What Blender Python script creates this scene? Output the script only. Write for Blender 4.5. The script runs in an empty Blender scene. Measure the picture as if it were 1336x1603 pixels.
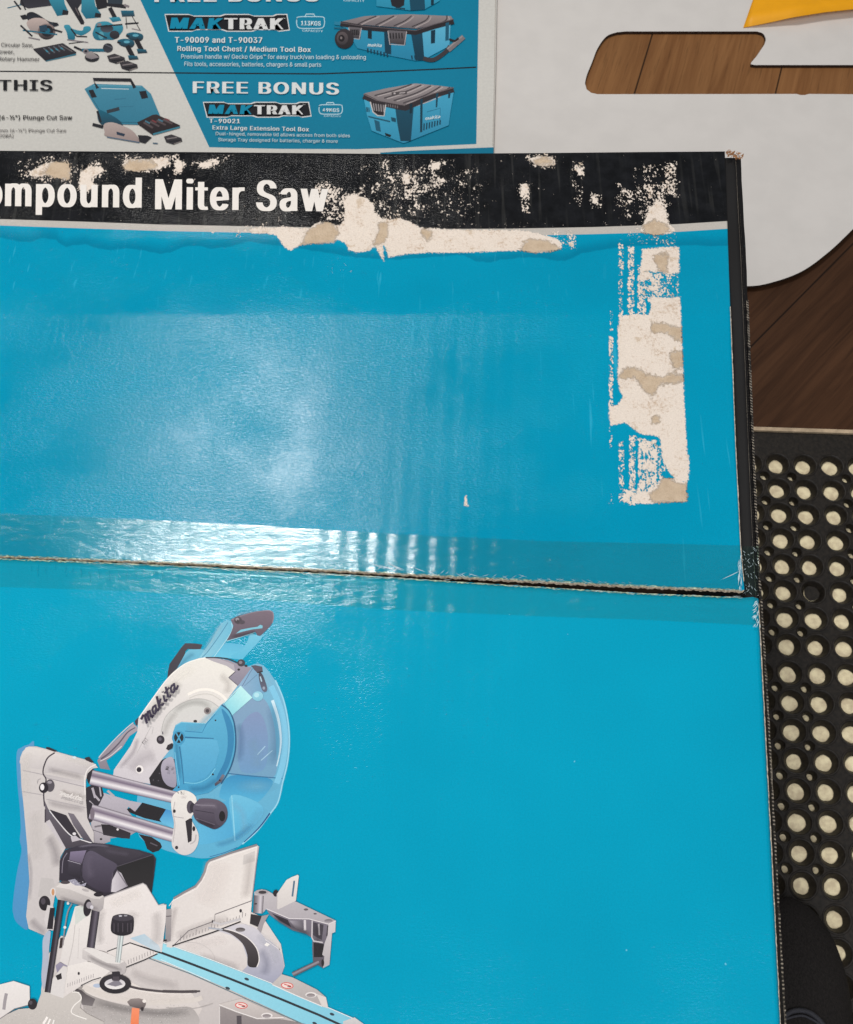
import bpy, bmesh, math, random
import numpy as np
from mathutils import Vector, Matrix
random.seed(7); rng = np.random.default_rng(7)
S = bpy.context.scene; COL = S.collection

# ---------------------------------------------------------------- camera
FPX, HC, TILT = 1800.0, 1.14, math.radians(23.2)
ZT = 0.50                                   # height of the carton top
cam_d = bpy.data.cameras.new('camera'); cam = bpy.data.objects.new('camera', cam_d); COL.objects.link(cam)
cam.location = (0, 0, HC); cam.rotation_euler = (TILT, 0, 0)
cam_d.sensor_fit = 'VERTICAL'; cam_d.sensor_height = 36; cam_d.lens = FPX/1603*36
cam_d.clip_start = .01; cam_d.clip_end = 60
cam_d.dof.use_dof = True; cam_d.dof.focus_distance = .72; cam_d.dof.aperture_fstop = 40
S.camera = cam
def P(px, py, z):
    dx, dy, dz = (px-668)/FPX, (801.5-py)/FPX, -1.0
    c, s = math.cos(TILT), math.sin(TILT)
    x, y, zz = dx, dy*c - dz*s, dy*s + dz*c
    t = (z-HC)/zz
    return Vector((x*t, y*t, z))
# ---------------------------------------------------------------- world, lamps, exposure
w = bpy.data.worlds.new('World'); S.world = w; w.use_nodes = True
bg = w.node_tree.nodes['Background']; bg.inputs[0].default_value = (.95, .97, 1, 1); bg.inputs[1].default_value = .20
def mirror_point(px, py, zl, z=ZT):          # where a ceiling lamp hangs if the flat carton top mirrors it at a pixel
    q = P(px, py, z); d = q - cam.location; d.z = -d.z
    return q + d*((zl-z)/d.z)
def area(name, px, py, zl, sx, sy, power, col, rot=0):
    l = bpy.data.lights.new(name, 'AREA'); l.shape = 'RECTANGLE'; l.size = sx; l.size_y = sy; l.energy = power; l.color = col
    o = bpy.data.objects.new(name, l); COL.objects.link(o); o.location = mirror_point(px, py, zl); o.rotation_euler = (0, 0, rot)
    return o
area('ceiling_panel', 400, 700, 2.7, .40, .40, 34, (1, .97, .93), math.radians(-4))
area('fill_wash', 420, 2650, 2.9, 2.6, 1.6, 63, (.97, .98, 1))  # added soft fill behind the camera, no real lamp known there
S.view_settings.view_transform = 'Standard'; S.view_settings.look = 'None'
S.view_settings.exposure = 0; S.view_settings.gamma = 1

# ---------------------------------------------------------------- helpers
def lin(c):
    return tuple((v/255/12.92 if v/255 <= .04045 else ((v/255+.055)/1.055)**2.4) for v in c)
def link(name, me, parent=None, mats=()):
    o = bpy.data.objects.new(name, me); COL.objects.link(o); o.parent = parent
    for m in mats: me.materials.append(m)
    return o
def tag(o, label=None, cat=None, group=None, kind=None):
    for k, v in (('label', label), ('category', cat), ('group', group), ('kind', kind)):
        if v: o[k] = v
    return o
def empty(name, loc, label, cat, group=None):
    o = bpy.data.objects.new(name, None); COL.objects.link(o); o.location = loc; o.empty_display_size = .05
    return tag(o, label, cat, group)
def child(o, root):
    o.parent = root; o.matrix_parent_inverse = Matrix.Translation(-root.location); return o
class NT:
    def __init__(s, name):
        s.m = bpy.data.materials.new(name); s.m.use_nodes = True; s.t = s.m.node_tree; s.n = s.t.nodes
        s.b = s.n['Principled BSDF']; s.out = s.n['Material Output']
    def add(s, typ, ins=None, **kw):
        n = s.n.new(typ)
        for k, v in kw.items(): setattr(n, k, v)
        for k, v in (ins or {}).items(): s.set(n.inputs[k], v)
        return n
    def set(s, sock, v):
        if isinstance(v, bpy.types.NodeSocket): s.t.links.new(v, sock)
        elif isinstance(v, (tuple, list)) and sock.type == 'RGBA': sock.default_value = tuple(v)[:3]+(1,)
        else: sock.default_value = v
    def math(s, op, a, b=0.0, c=0.0, clamp=False):
        n = s.add('ShaderNodeMath', {0: a, 1: b, 2: c}, operation=op); n.use_clamp = clamp; return n.outputs[0]
    def step(s, v, lo, hi):
        n = s.add('ShaderNodeMapRange', {0: v, 1: lo, 2: hi, 3: 0.0, 4: 1.0}, interpolation_type='SMOOTHSTEP'); return n.outputs[0]
    def rng(s, v, lo, hi, a, b):
        return s.add('ShaderNodeMapRange', {0: v, 1: lo, 2: hi, 3: a, 4: b}).outputs[0]
    def noise(s, scale, vec=None, detail=3.0, rough=.55, dist=0.0):
        n = s.add('ShaderNodeTexNoise', {'Scale': scale, 'Detail': detail, 'Roughness': rough, 'Distortion': dist})
        if vec is not None: s.set(n.inputs['Vector'], vec)
        return n.outputs[0]
    def coord(s, scale=(1, 1, 1), rot=0.0):
        tc = s.add('ShaderNodeTexCoord'); mp = s.add('ShaderNodeMapping', {'Vector': tc.outputs['Object']})
        mp.inputs['Scale'].default_value = scale; mp.inputs['Rotation'].default_value = (0, 0, rot); return mp.outputs[0]
    def mix(s, f, a, b, mode='MIX'):
        n = s.add('ShaderNodeMix', data_type='RGBA', blend_type=mode)
        s.set(n.inputs[0], f); s.set(n.inputs[6], a); s.set(n.inputs[7], b); return n.outputs[2]
    def attr(s, name, col=False):
        n = s.add('ShaderNodeAttribute', attribute_name=name); return n.outputs['Color'] if col else n.outputs['Fac']
    def bump(s, h, strength, dist, normal=None):
        n = s.add('ShaderNodeBump', {'Strength': strength, 'Distance': dist, 'Height': h})
        if normal is not None: s.set(n.inputs['Normal'], normal)
        return n.outputs[0]
    def n_alpha(s):
        return s.add('ShaderNodeAttribute', attribute_name='Col').outputs['Alpha']
    def set_b(s, **kw):
        for k, v in kw.items(): s.set(s.b.inputs[k.replace('_', ' ')], v)
BOXROT = math.radians(3)
def board_bump(s, amount=1.0, fine_amt=1.0):
    """surface relief of varnished corrugated board, shared by card, print and lettering"""
    v = s.coord(rot=BOXROT)
    big = s.noise(7.0, v, 2)
    wv = s.add('ShaderNodeTexWave', {'Vector': v, 'Scale': 26.0, 'Distortion': .08, 'Detail': 1.0}, wave_type='BANDS', bands_direction='X')
    wf = s.add('ShaderNodeTexWave', {'Vector': v, 'Scale': 52.0, 'Distortion': .15, 'Detail': 1.0}, wave_type='BANDS', bands_direction='X')
    sep = s.add('ShaderNodeSeparateXYZ', {0: v})
    # coarse flute lines print through in one stretch of the board, finer ones elsewhere
    a1 = s.math('ABSOLUTE', s.math('SUBTRACT', sep.outputs[0], .005)); a1 = s.rng(a1, .035, .075, 1.0, .12)
    h1 = s.math('MULTIPLY', wv.outputs[1], a1)
    h2 = s.math('MULTIPLY', wf.outputs[1], s.rng(big, .4, .65, .05, .35))
    fl = s.math('ADD', h1, h2)
    n1 = s.bump(fl, .22*amount, .00018)
    vs = s.coord(scale=(1, 2.4, 1), rot=BOXROT-.06)
    fine = s.noise(460.0, vs, 3, .6, .4)
    fine = s.math('MULTIPLY', s.math('SUBTRACT', fine, .5), s.rng(s.noise(18.0, v, 3), .36, .64, .45, 1.2))
    n2 = s.bump(fine, .50*amount*fine_amt, .00042, n1)
    wob = s.noise(14.0, s.coord(scale=(.6, 1.8, 1), rot=BOXROT), 3)
    return s.bump(wob, .22*amount, .0011, n2), v

# ---------------------------------------------------------------- materials
def plain(name, col, rough=.6, nscale=60, namt=.15, bump=.2, bd=.0005, spec=.4, stretch=(1, 1, 1), rot=0.0):
    s = NT(name); v = s.coord(stretch, rot); n = s.noise(nscale, v, 5)
    c = lin(col); lo = tuple(x*(1-namt) for x in c); hi = tuple(min(1, x*(1+namt)) for x in c)
    s.set_b(Base_Color=s.mix(s.step(n, .3, .7), lo, hi), Roughness=rough, Normal=s.bump(n, bump, bd)); s.b.inputs['Specular IOR Level'].default_value = spec
    return s.m
TEAL = (0, 150, 190)
def mat_print():
    s = NT('varnished_print'); nrm, v = board_bump(s, .35, .5)
    g = s.noise(900.0, v, 2); big = s.noise(14.0, v, 3)
    k = s.math('MULTIPLY', s.rng(g, .3, .7, .97, 1.03), s.rng(big, .3, .7, .97, 1.02))
    s.set_b(Base_Color=s.mix(1.0, s.attr('Col', True), k, 'MULTIPLY'), Roughness=.42, Normal=nrm); s.b.inputs['Specular IOR Level'].default_value = .25
    s.t.links.new(s.n_alpha(), s.b.inputs['Alpha'])
    return s.m
def mat_poster():
    s = NT('matte_sign_print'); v = s.coord()
    g = s.noise(500.0, v, 3); big = s.noise(9.0, v, 3)
    k = s.math('MULTIPLY', s.rng(g, .3, .7, .95, 1.04), s.rng(big, .3, .7, .96, 1.03))
    s.set_b(Base_Color=s.mix(1.0, s.attr('Col', True), k, 'MULTIPLY'), Roughness=.55, Normal=s.bump(g, .15, .0003))
    s.b.inputs['Specular IOR Level'].default_value = .25
    return s.m
def mat_flap():
    """upper flap: black band, grey rule, teal field, torn paper, scuffs and a dried tide line"""
    s = NT('printed_card_torn'); nrm, v = board_bump(s)
    n_f = s.noise(620.0, v, 6, .78); n_m = s.noise(90.0, v, 4, .6); n_b = s.noise(9.0, v, 3)
    jig = s.math('MULTIPLY', s.math('SUBTRACT', n_f, .5), .0048)
    jig2 = s.math('ADD', s.math('MULTIPLY', s.math('SUBTRACT', n_m, .5), .008), s.math('MULTIPLY', jig, .5))
    teal = s.mix(s.rng(n_b, .3, .7, 0, 1), lin((0, 139, 172)), lin((0, 149, 183)))
    # tide line
    sd = s.math('ADD', s.attr('stain'), s.math('MULTIPLY', jig2, .4))
    rim = s.math('MULTIPLY', s.step(sd, -.0009, .0001), s.math('SUBTRACT', 1.0, s.step(sd, .0001, .0075)))
    teal = s.mix(s.math('MULTIPLY', rim, .42), teal, lin((0, 92, 125)))
    # fine scratches
    sv = s.coord(scale=(1, .05, 1), rot=BOXROT); sc = s.noise(330.0, sv, 2, .4)
    scr = s.math('MULTIPLY', s.step(sc, .66, .74), s.rng(n_b, .42, .62, 0, .3))
    teal = s.mix(scr, teal, lin((70, 190, 220)))
    black = s.mix(s.step(n_m, .3, .75), lin((18, 19, 21)), lin((30, 31, 34)))
    rub = s.math('MULTIPLY', s.step(sc, .55, .72), s.rng(n_b, .4, .62, .0, .12))
    black = s.mix(rub, black, lin((120, 118, 112)))
    grey = lin((186, 180, 172))
    bnd = s.attr('band')
    col = s.mix(s.step(bnd, -.0002, .0002), teal, grey)
    col = s.mix(s.step(s.attr('band_black'), -.0002, .0002), col, black)
    # speckle
    spv = s.coord(scale=(1.35, 1, 1), rot=BOXROT); sp = s.noise(480.0, spv, 4, .68)
    sp2 = s.noise(170.0, spv, 3, .6); spn = s.math('ADD', s.math('MULTIPLY', sp, .6), s.math('MULTIPLY', sp2, .4))
    spk = s.step(s.math('ADD', spn, s.math('MULTIPLY', s.attr('speck'), .50)), .735, .75)
    tw = s.step(s.math('ADD', s.attr('tear'), jig), -.0003, .0003)
    mask = s.math('MAXIMUM', spk, tw)
    paper = s.mix(s.step(s.math('ADD', s.math('MULTIPLY', s.noise(520.0, v, 5, .75), .6), s.math('MULTIPLY', s.noise(60.0, v, 4, .7), .4)), .50, .70), lin((236, 222, 208)), lin((190, 160, 130)))
    paper = s.mix(s.step(n_m, .62, .70), paper, lin((214, 194, 172)))
    kraft = s.mix(s.step(s.noise(150.0, v, 4, .7), .3, .7), lin((202, 178, 148)), lin((184, 158, 126)))
    kr = s.step(s.math('ADD', s.attr('kraft'), s.math('ADD', jig2, s.math('MULTIPLY', jig, 1.2))), -.0012, .0010)
    paper = s.mix(s.math('MULTIPLY', kr, .8), paper, kraft)
    col = s.mix(mask, col, paper)
    gr = s.noise(1100.0, v, 2); col = s.mix(1.0, col, s.rng(gr, .3, .7, .94, 1.06), 'MULTIPLY')
    h = s.math('SUBTRACT', 1.0, s.math('MULTIPLY', mask, s.math('ADD', .6, s.math('MULTIPLY', kr, .6))))
    hn = s.math('ADD', h, s.math('MULTIPLY', s.math('MULTIPLY', mask, n_f), .8))
    nn = s.bump(hn, 1.0, .0009, nrm)
    s.set_b(Base_Color=col, Roughness=s.mix(mask, (.12,)*3, (.9,)*3), Normal=nn)
    s.t.links.new(s.rng(mask, 0, 1, .14, .10), s.b.inputs['Specular IOR Level'])
    return s.m
def mat_card(name, c0, c1, rough=.12, amt=1.0):
    s = NT(name); nrm, v = board_bump(s, amt, .5); n = s.noise(9.0, v, 3); g = s.noise(1100.0, v, 2)
    col = s.mix(s.rng(n, .3, .7, 0, 1), lin(c0), lin(c1))
    dots = s.step(s.noise(230.0, v, 2, .5), .775, .80)
    col = s.mix(s.math('MULTIPLY', dots, .5), col, lin((150, 215, 230)))
    s.set_b(Base_Color=s.mix(1.0, col, s.rng(g, .3, .7, .94, 1.06), 'MULTIPLY'), Roughness=rough, Normal=nrm); s.b.inputs['Specular IOR Level'].default_value = .24
    return s.m
def mat_tape():
    s = NT('clear_tape'); v = s.coord(rot=BOXROT)
    st = s.coord(scale=(.04, 1, 1), rot=BOXROT+.02); n = s.noise(420.0, st, 3, .6)
    wv = s.add('ShaderNodeTexWave', {'Vector': v, 'Scale': 26.0, 'Distortion': 1.2, 'Detail': 2.0}, wave_type='BANDS', bands_direction='X')
    sep = s.add('ShaderNodeSeparateXYZ', {0: v})
    a1 = s.math('ABSOLUTE', s.math('SUBTRACT', sep.outputs[0], -.02)); a1 = s.rng(a1, .025, .07, 1.0, .08)
    w1 = s.bump(s.math('MULTIPLY', wv.outputs[1], a1), .5, .0004)
    cr = s.math('MULTIPLY', s.math('SUBTRACT', s.noise(150.0, s.coord(scale=(.6, 1.6, 1), rot=BOXROT), 5, .65, 1.2), .5), s.rng(s.noise(20.0, v, 2), .35, .65, .3, 1.4)); w2 = s.bump(cr, .45, .0005, w1); w3 = s.bump(n, .25, .0002, w2)
    tr = s.add('ShaderNodeBsdfTransparent', {0: (.72, .95, .90, 1)})
    gl = s.add('ShaderNodeBsdfGlossy', {'Color': (1, 1, 1, 1), 'Roughness': .11, 'Normal': w3})
    fr = s.add('ShaderNodeFresnel', {'IOR': 1.5, 'Normal': w3})
    mx = s.add('ShaderNodeMixShader', {0: s.math('MULTIPLY', fr.outputs[0], .75), 1: tr.outputs[0], 2: gl.outputs[0]})
    s.t.links.new(mx.outputs[0], s.out.inputs[0]); return s.m
def mat_wood(name, dark, light, ang, scale=1.0):
    s = NT(name); v0 = s.coord(scale=(1, 1, 1), rot=ang)
    tc = s.add('ShaderNodeMapping', {'Vector': v0}); tc.inputs['Scale'].default_value = (1, .055, 1)
    g1 = s.noise(70.0*scale, tc.outputs[0], 6, .65, .6); g2 = s.noise(300.0*scale, tc.outputs[0], 3, .6)
    tone = s.noise(5.0, v0, 2)
    c = s.mix(s.step(g1, .22, .80), lin(dark), lin(light))
    c = s.mix(s.math('MULTIPLY', s.step(g2, .56, .72), .35), c, lin(tuple(x*.55 for x in dark)))
    c = s.mix(1.0, c, s.rng(tone, .3, .7, .85, 1.1), 'MULTIPLY')
    sep = s.add('ShaderNodeSeparateXYZ', {0: v0})
    fr = s.math('ABSOLUTE', s.math('SUBTRACT', s.math('FRACT', s.math('ADD', s.math('DIVIDE', sep.outputs[0], .17), WOFF[name])), .5))
    ln = s.math('SUBTRACT', 1.0, s.step(fr, .003, .009))
    c = s.mix(s.math('MULTIPLY', ln, .85), c, lin((20, 13, 9)))
    s.set_b(Base_Color=c, Roughness=.5, Normal=s.bump(s.math('SUBTRACT', g2, ln), .3, .0006)); s.b.inputs['Specular IOR Level'].default_value = .15
    return s.m
def woff(px, py, z, ang):
    p = P(px, py, z); return .5-(p.x*math.cos(ang)-p.y*math.sin(ang))/.17
WOFF = {'oak_floor_shaded': woff(1245, 473, .012, math.radians(44)), 'oak_panel': woff(1010, 92, .0155, math.radians(17))}
M = {}
M['flap'] = mat_flap()
M['card'] = mat_card('printed_card_teal', (0, 151, 183), (0, 158, 190))
M['print'] = mat_print(); M['poster'] = mat_poster(); M['tape'] = mat_tape()
M['kraft'] = plain('kraft_board', (176, 150, 118), .9, 400, .3)
M['rim'] = plain('torn_paper_rim', (214, 200, 180), .85, 700, .45)
M['black_card'] = mat_card('black_card', (15, 14, 15), (24, 23, 24), .5, .5)
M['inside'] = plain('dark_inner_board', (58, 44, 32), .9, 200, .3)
M['white'] = plain('white_display_board', (217, 212, 207), .55, 30, .025, .03, .0002, .25)
M['burnt'] = plain('scorched_cut_edge', (52, 34, 24), .8, 500, .5, .6, .001)
M['yellow'] = plain('yellow_card', (246, 170, 4), .5, 60, .03)
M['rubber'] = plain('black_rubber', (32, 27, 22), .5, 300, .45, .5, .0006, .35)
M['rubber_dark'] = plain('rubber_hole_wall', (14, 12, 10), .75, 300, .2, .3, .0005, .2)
M['tile'] = plain('beige_floor', (240, 220, 182), .6, 120, .22, .2)
M['pale'] = plain('pale_edge_strip', (190, 168, 140), .5, 90, .2)
M['oak_floor_shaded'] = mat_wood('oak_floor_shaded', (54, 33, 20), (84, 56, 37), math.radians(44))  # wood base colour darkened to carry the shade beside the carton
M['oak_panel'] = mat_wood('oak_panel', (116, 76, 44), (150, 106, 66), math.radians(17))
M['shoe_cloth'] = plain('woven_black_cloth', (34, 31, 30), .8, 900, .4, 1.0, .0012, .2, (1, .45, 1), .5)
M['shoe_rubber'] = plain('shoe_sole_rubber', (30, 29, 28), .5, 200, .2)
M['lace'] = plain('black_lace', (48, 48, 54), .7, 900, .3, .8, .001)
M['crinkle'] = plain('whitened_tape', (205, 225, 230), .35, 500, .2)

# ---------------------------------------------------------------- polylines
def PL(pts):
    xs = [p[0] for p in pts]; ys = [p[1] for p in pts]
    def f(x):
        if x <= xs[0]: return ys[0] + (x-xs[0])*(ys[1]-ys[0])/(xs[1]-xs[0])
        if x >= xs[-1]: return ys[-1] + (x-xs[-1])*(ys[-1]-ys[-2])/(xs[-1]-xs[-2])
        return float(np.interp(x, xs, ys))
    return f
def smooth(pts, closed=True, n=6):
    out = []; L = len(pts); rngs = range(L) if closed else range(L-1)
    for i in rngs:
        if closed: a, b, c, d = pts[i-1], pts[i], pts[(i+1) % L], pts[(i+2) % L]
        else: a, b, c, d = pts[max(i-1, 0)], pts[i], pts[i+1], pts[min(i+2, L-1)]
        for k in range(n):
            t = k/n
            out.append(tuple(.5*((2*b[j]) + (-a[j]+c[j])*t + (2*a[j]-5*b[j]+4*c[j]-d[j])*t*t + (-a[j]+3*b[j]-3*c[j]+d[j])*t**3) for j in (0, 1)))
    if not closed: out.append(tuple(pts[-1]))
    return out

# ---------------------------------------------------------------- floor, mat
def slab(name, pts, z0, z1, mat, side=None, parent=None):
    """prism over world xy points"""
    bm = bmesh.new(); lo = [bm.verts.new((p[0], p[1], z0)) for p in pts]; hi = [bm.verts.new((p[0], p[1], z1)) for p in pts]
    f = bm.faces.new(hi); f2 = bm.faces.new(lo[::-1]); n = len(pts)
    for i in range(n):
        q = bm.faces.new((lo[i], lo[(i+1) % n], hi[(i+1) % n], hi[i])); q.material_index = 1 if side else 0
    bmesh.ops.recalc_face_normals(bm, faces=bm.faces)
    me = bpy.data.meshes.new(name); bm.to_mesh(me); bm.free()
    return link(name, me, parent, [mat]+([side] if side else []))
def sheet(name, x0, y0, x1, y1, z, mat):
    me = bpy.data.meshes.new(name); me.from_pydata([(x0, y0, z), (x1, y0, z), (x1, y1, z), (x0, y1, z)], [], [(0, 1, 2, 3)])
    return link(name, me, None, [mat])
tag(sheet('floor', -2.5, -2.0, 2.5, 2.5, 0, M['tile']), kind='structure')
# the oak floor: a raised lip ends at the rubber mat
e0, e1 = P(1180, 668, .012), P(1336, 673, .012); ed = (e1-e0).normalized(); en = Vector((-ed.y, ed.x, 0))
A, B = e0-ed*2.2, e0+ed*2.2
wf = slab('wood_floor', [A, B, B+en*2.4, A+en*2.4], .002, .012, M['oak_floor_shaded']); tag(wf, kind='structure')
st = slab('edge_strip', [A-en*.0045, B-en*.0045, B-en*.0002, A-en*.0002], .002, .0125, M['pale'])
tag(st, 'thin pale metal trim strip between the wooden floor and the black rubber mat', 'trim strip')

def curve_mesh(outer, holes, z, thick, bevel=0.0):
    cu = bpy.data.curves.new('tmp', 'CURVE'); cu.dimensions = '2D'; cu.fill_mode = 'BOTH'; cu.extrude = thick/2; cu.bevel_depth = bevel
    for ring in [outer]+holes:
        sp = cu.splines.new('POLY'); sp.points.add(len(ring)-1); sp.use_cyclic_u = True
        for i, p in enumerate(ring): sp.points[i].co = (p[0], p[1], 0, 1)
    o = bpy.data.objects.new('tmp', cu); COL.objects.link(o)
    me = bpy.data.meshes.new_from_object(o.evaluated_get(bpy.context.evaluated_depsgraph_get()))
    bpy.data.objects.remove(o); bpy.data.curves.remove(cu)
    me.transform(Matrix.Translation((0, 0, z-thick/2)))
    return me
# rubber mat (z 0.001 .. 0.013)
MT = .009
o0 = P(1217, 727, .008); cv = (P(1301.5, 730, .008)-o0)/2; rv = (P(1257.5, 1386, .008)-o0)/15
pitch = cv.length
rings, funnels = [], []
for j in range(-1, 23):
    for i in range(-8, 9):
        c = o0 + cv*i + rv*j + Vector((random.uniform(-1, 1), random.uniform(-1, 1), 0))*pitch*.012
        seg = 26; r = pitch*.43
        if j >= 0:
            rings.append([(c.x+r*math.cos(a*math.tau/seg), c.y+r*math.sin(a*math.tau/seg)) for a in range(seg)])
            funnels.append((c, r, pitch*random.uniform(.255, .285), seg, (i == 1 and j == 5)))
        if i % 3 != 2 and j % 8 != 7 and j >= 0 and j < 22:
            c2 = o0 + cv*(i-.5+1*0) + rv*(j+.5); r2 = pitch*.19
            if (i-2) % 3 != 0:
                rings.append([(c2.x+r2*math.cos(a*math.tau/14), c2.y+r2*math.sin(a*math.tau/14)) for a in range(14)])
                funnels.append((c2, r2, pitch*random.uniform(.10, .12), 14, False))
rn, cn = rv.normalized(), cv.normalized()
c00 = o0 - cv*8.7 - rn*(pitch*1.35); L1, L2 = cn*(pitch*17.4), rn*(pitch*25.5)
me = curve_mesh([tuple(c00[:2]), tuple((c00+L1)[:2]), tuple((c00+L1+L2)[:2]), tuple((c00+L2)[:2])], rings, MT, .003)
bm = bmesh.new(); bm.from_mesh(me)
for c, r0, r1, seg, plug in funnels:
    prev = None
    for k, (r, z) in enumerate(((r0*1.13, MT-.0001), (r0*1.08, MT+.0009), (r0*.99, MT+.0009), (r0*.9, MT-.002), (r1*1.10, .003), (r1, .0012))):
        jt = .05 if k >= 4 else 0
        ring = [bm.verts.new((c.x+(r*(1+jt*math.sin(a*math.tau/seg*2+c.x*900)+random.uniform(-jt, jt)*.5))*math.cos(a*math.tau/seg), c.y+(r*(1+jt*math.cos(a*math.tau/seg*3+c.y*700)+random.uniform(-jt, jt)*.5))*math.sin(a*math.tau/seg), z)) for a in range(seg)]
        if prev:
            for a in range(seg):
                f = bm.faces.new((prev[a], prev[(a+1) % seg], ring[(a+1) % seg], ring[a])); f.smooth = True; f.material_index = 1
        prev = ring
    if plug:
        f = bm.faces.new([bm.verts.new(v.co+Vector((0, 0, .003))) for v in prev]); f.material_index = 0
# bevelled border and raised ribs
for q, hgt in ((0, .0),):
    a = [c00-rn*.012-cn*.012, c00+L1-rn*.012+cn*.012, c00+L1+L2+rn*.012+cn*.012, c00+L2+rn*.012-cn*.012]
    b = [c00, c00+L1, c00+L1+L2, c00+L2]
    lo = [bm.verts.new((p.x, p.y, .0015)) for p in a]; hi = [bm.verts.new((p.x, p.y, MT-.0001)) for p in b]
    for k in range(4): bm.faces.new((lo[k], lo[(k+1) % 4], hi[(k+1) % 4], hi[k]))
bmesh.ops.recalc_face_normals(bm, faces=[f for f in bm.faces if f.material_index == 0])
bm.to_mesh(me); bm.free(); me.materials.clear()
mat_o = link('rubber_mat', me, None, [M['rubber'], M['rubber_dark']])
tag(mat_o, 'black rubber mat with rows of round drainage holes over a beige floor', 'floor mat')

# ---------------------------------------------------------------- white display board, panel below it, yellow card
def XY(pts, z): return [tuple(P(x, y, z)[:2]) for x, y in pts]
ZB = .0205
zz = lambda pts: [(760+x/2.319, y/2.319) for x, y in pts]
board_px = smooth([(560, -260), (1700, -260), (1740, 80), (1600, 240), (1420, 290), (1375, 318), (1336, 358), (1298, 394), (1255, 425), (1205, 443), (1165, 448), (1080, 445), (900, 440), (640, 430), (560, 380)], n=8)
hole_px = smooth([(362, 303), (368, 275), (388, 225), (408, 175), (440, 132), (478, 117)], False, 5) + [(510, 114), (980, 114)] \
    + smooth([(985, 114), (1008, 122), (1018, 142), (1013, 162)], False, 4) + [(985, 204)] + smooth([(966, 226), (965, 233), (978, 236)], False, 4) \
    + [(1130, 236), (1336, 236), (1560, 238), (1560, 343), (1336, 342), (1175, 341), (1160, 345), (1145, 345), (1130, 341), (408, 342), (385, 337), (368, 324)]
hole_px = zz(hole_px)
me = curve_mesh(XY(board_px, ZB), [XY(hole_px, ZB)], ZB, .0045)
me.materials.clear()
bd = link('display_board', me, None, [M['white'], M['burnt']])
for p in me.polygons: p.material_index = 0 if p.normal.z > .5 else 1
tag(bd, 'large white cut-out board with a long hooked slot and rounded lower corner', 'display board')
q = XY([(790, -80), (1560, -80), (1560, 205), (790, 205)], .016)
tag(slab('wood_panel', q, .0125, .0155, M['oak_panel']), 'brown oak-grain panel seen through the hooked slot of the white board', 'wood panel')
# yellow card with a lifted curved lower edge
bm = bmesh.new(); N = 24; rows = []
low = PL([(1164, 43), (1200, 36), (1240, 27), (1290, 19), (1336, 14), (1500, 6)])
for i in range(N+1):
    r = []
    for j in range(9):
        t = j/8; x = 1164+(1500-1164)*i/N; yl = low(x); x2 = x + (1-t)*0 + t*22
        y = yl*(1-t) + (-130)*t
        z = ZB+.0012+.012*(1-t)**2*min(1, i/6)
        r.append(bm.verts.new(P(x2 if i else 1164+t*60, y, z)))
    rows.append(r)
for i in range(N):
    for j in range(8): f = bm.faces.new((rows[i][j], rows[i+1][j], rows[i+1][j+1], rows[i][j+1])); f.smooth = True
me = bpy.data.meshes.new('yellow_card'); bm.to_mesh(me); bm.free()
yc = link('yellow_card', me, None, [M['yellow']]); so = yc.modifiers.new('t', 'SOLIDIFY'); so.thickness = .0006
tag(yc, 'bright yellow card lying curled on the white board, top right', 'card')

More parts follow.
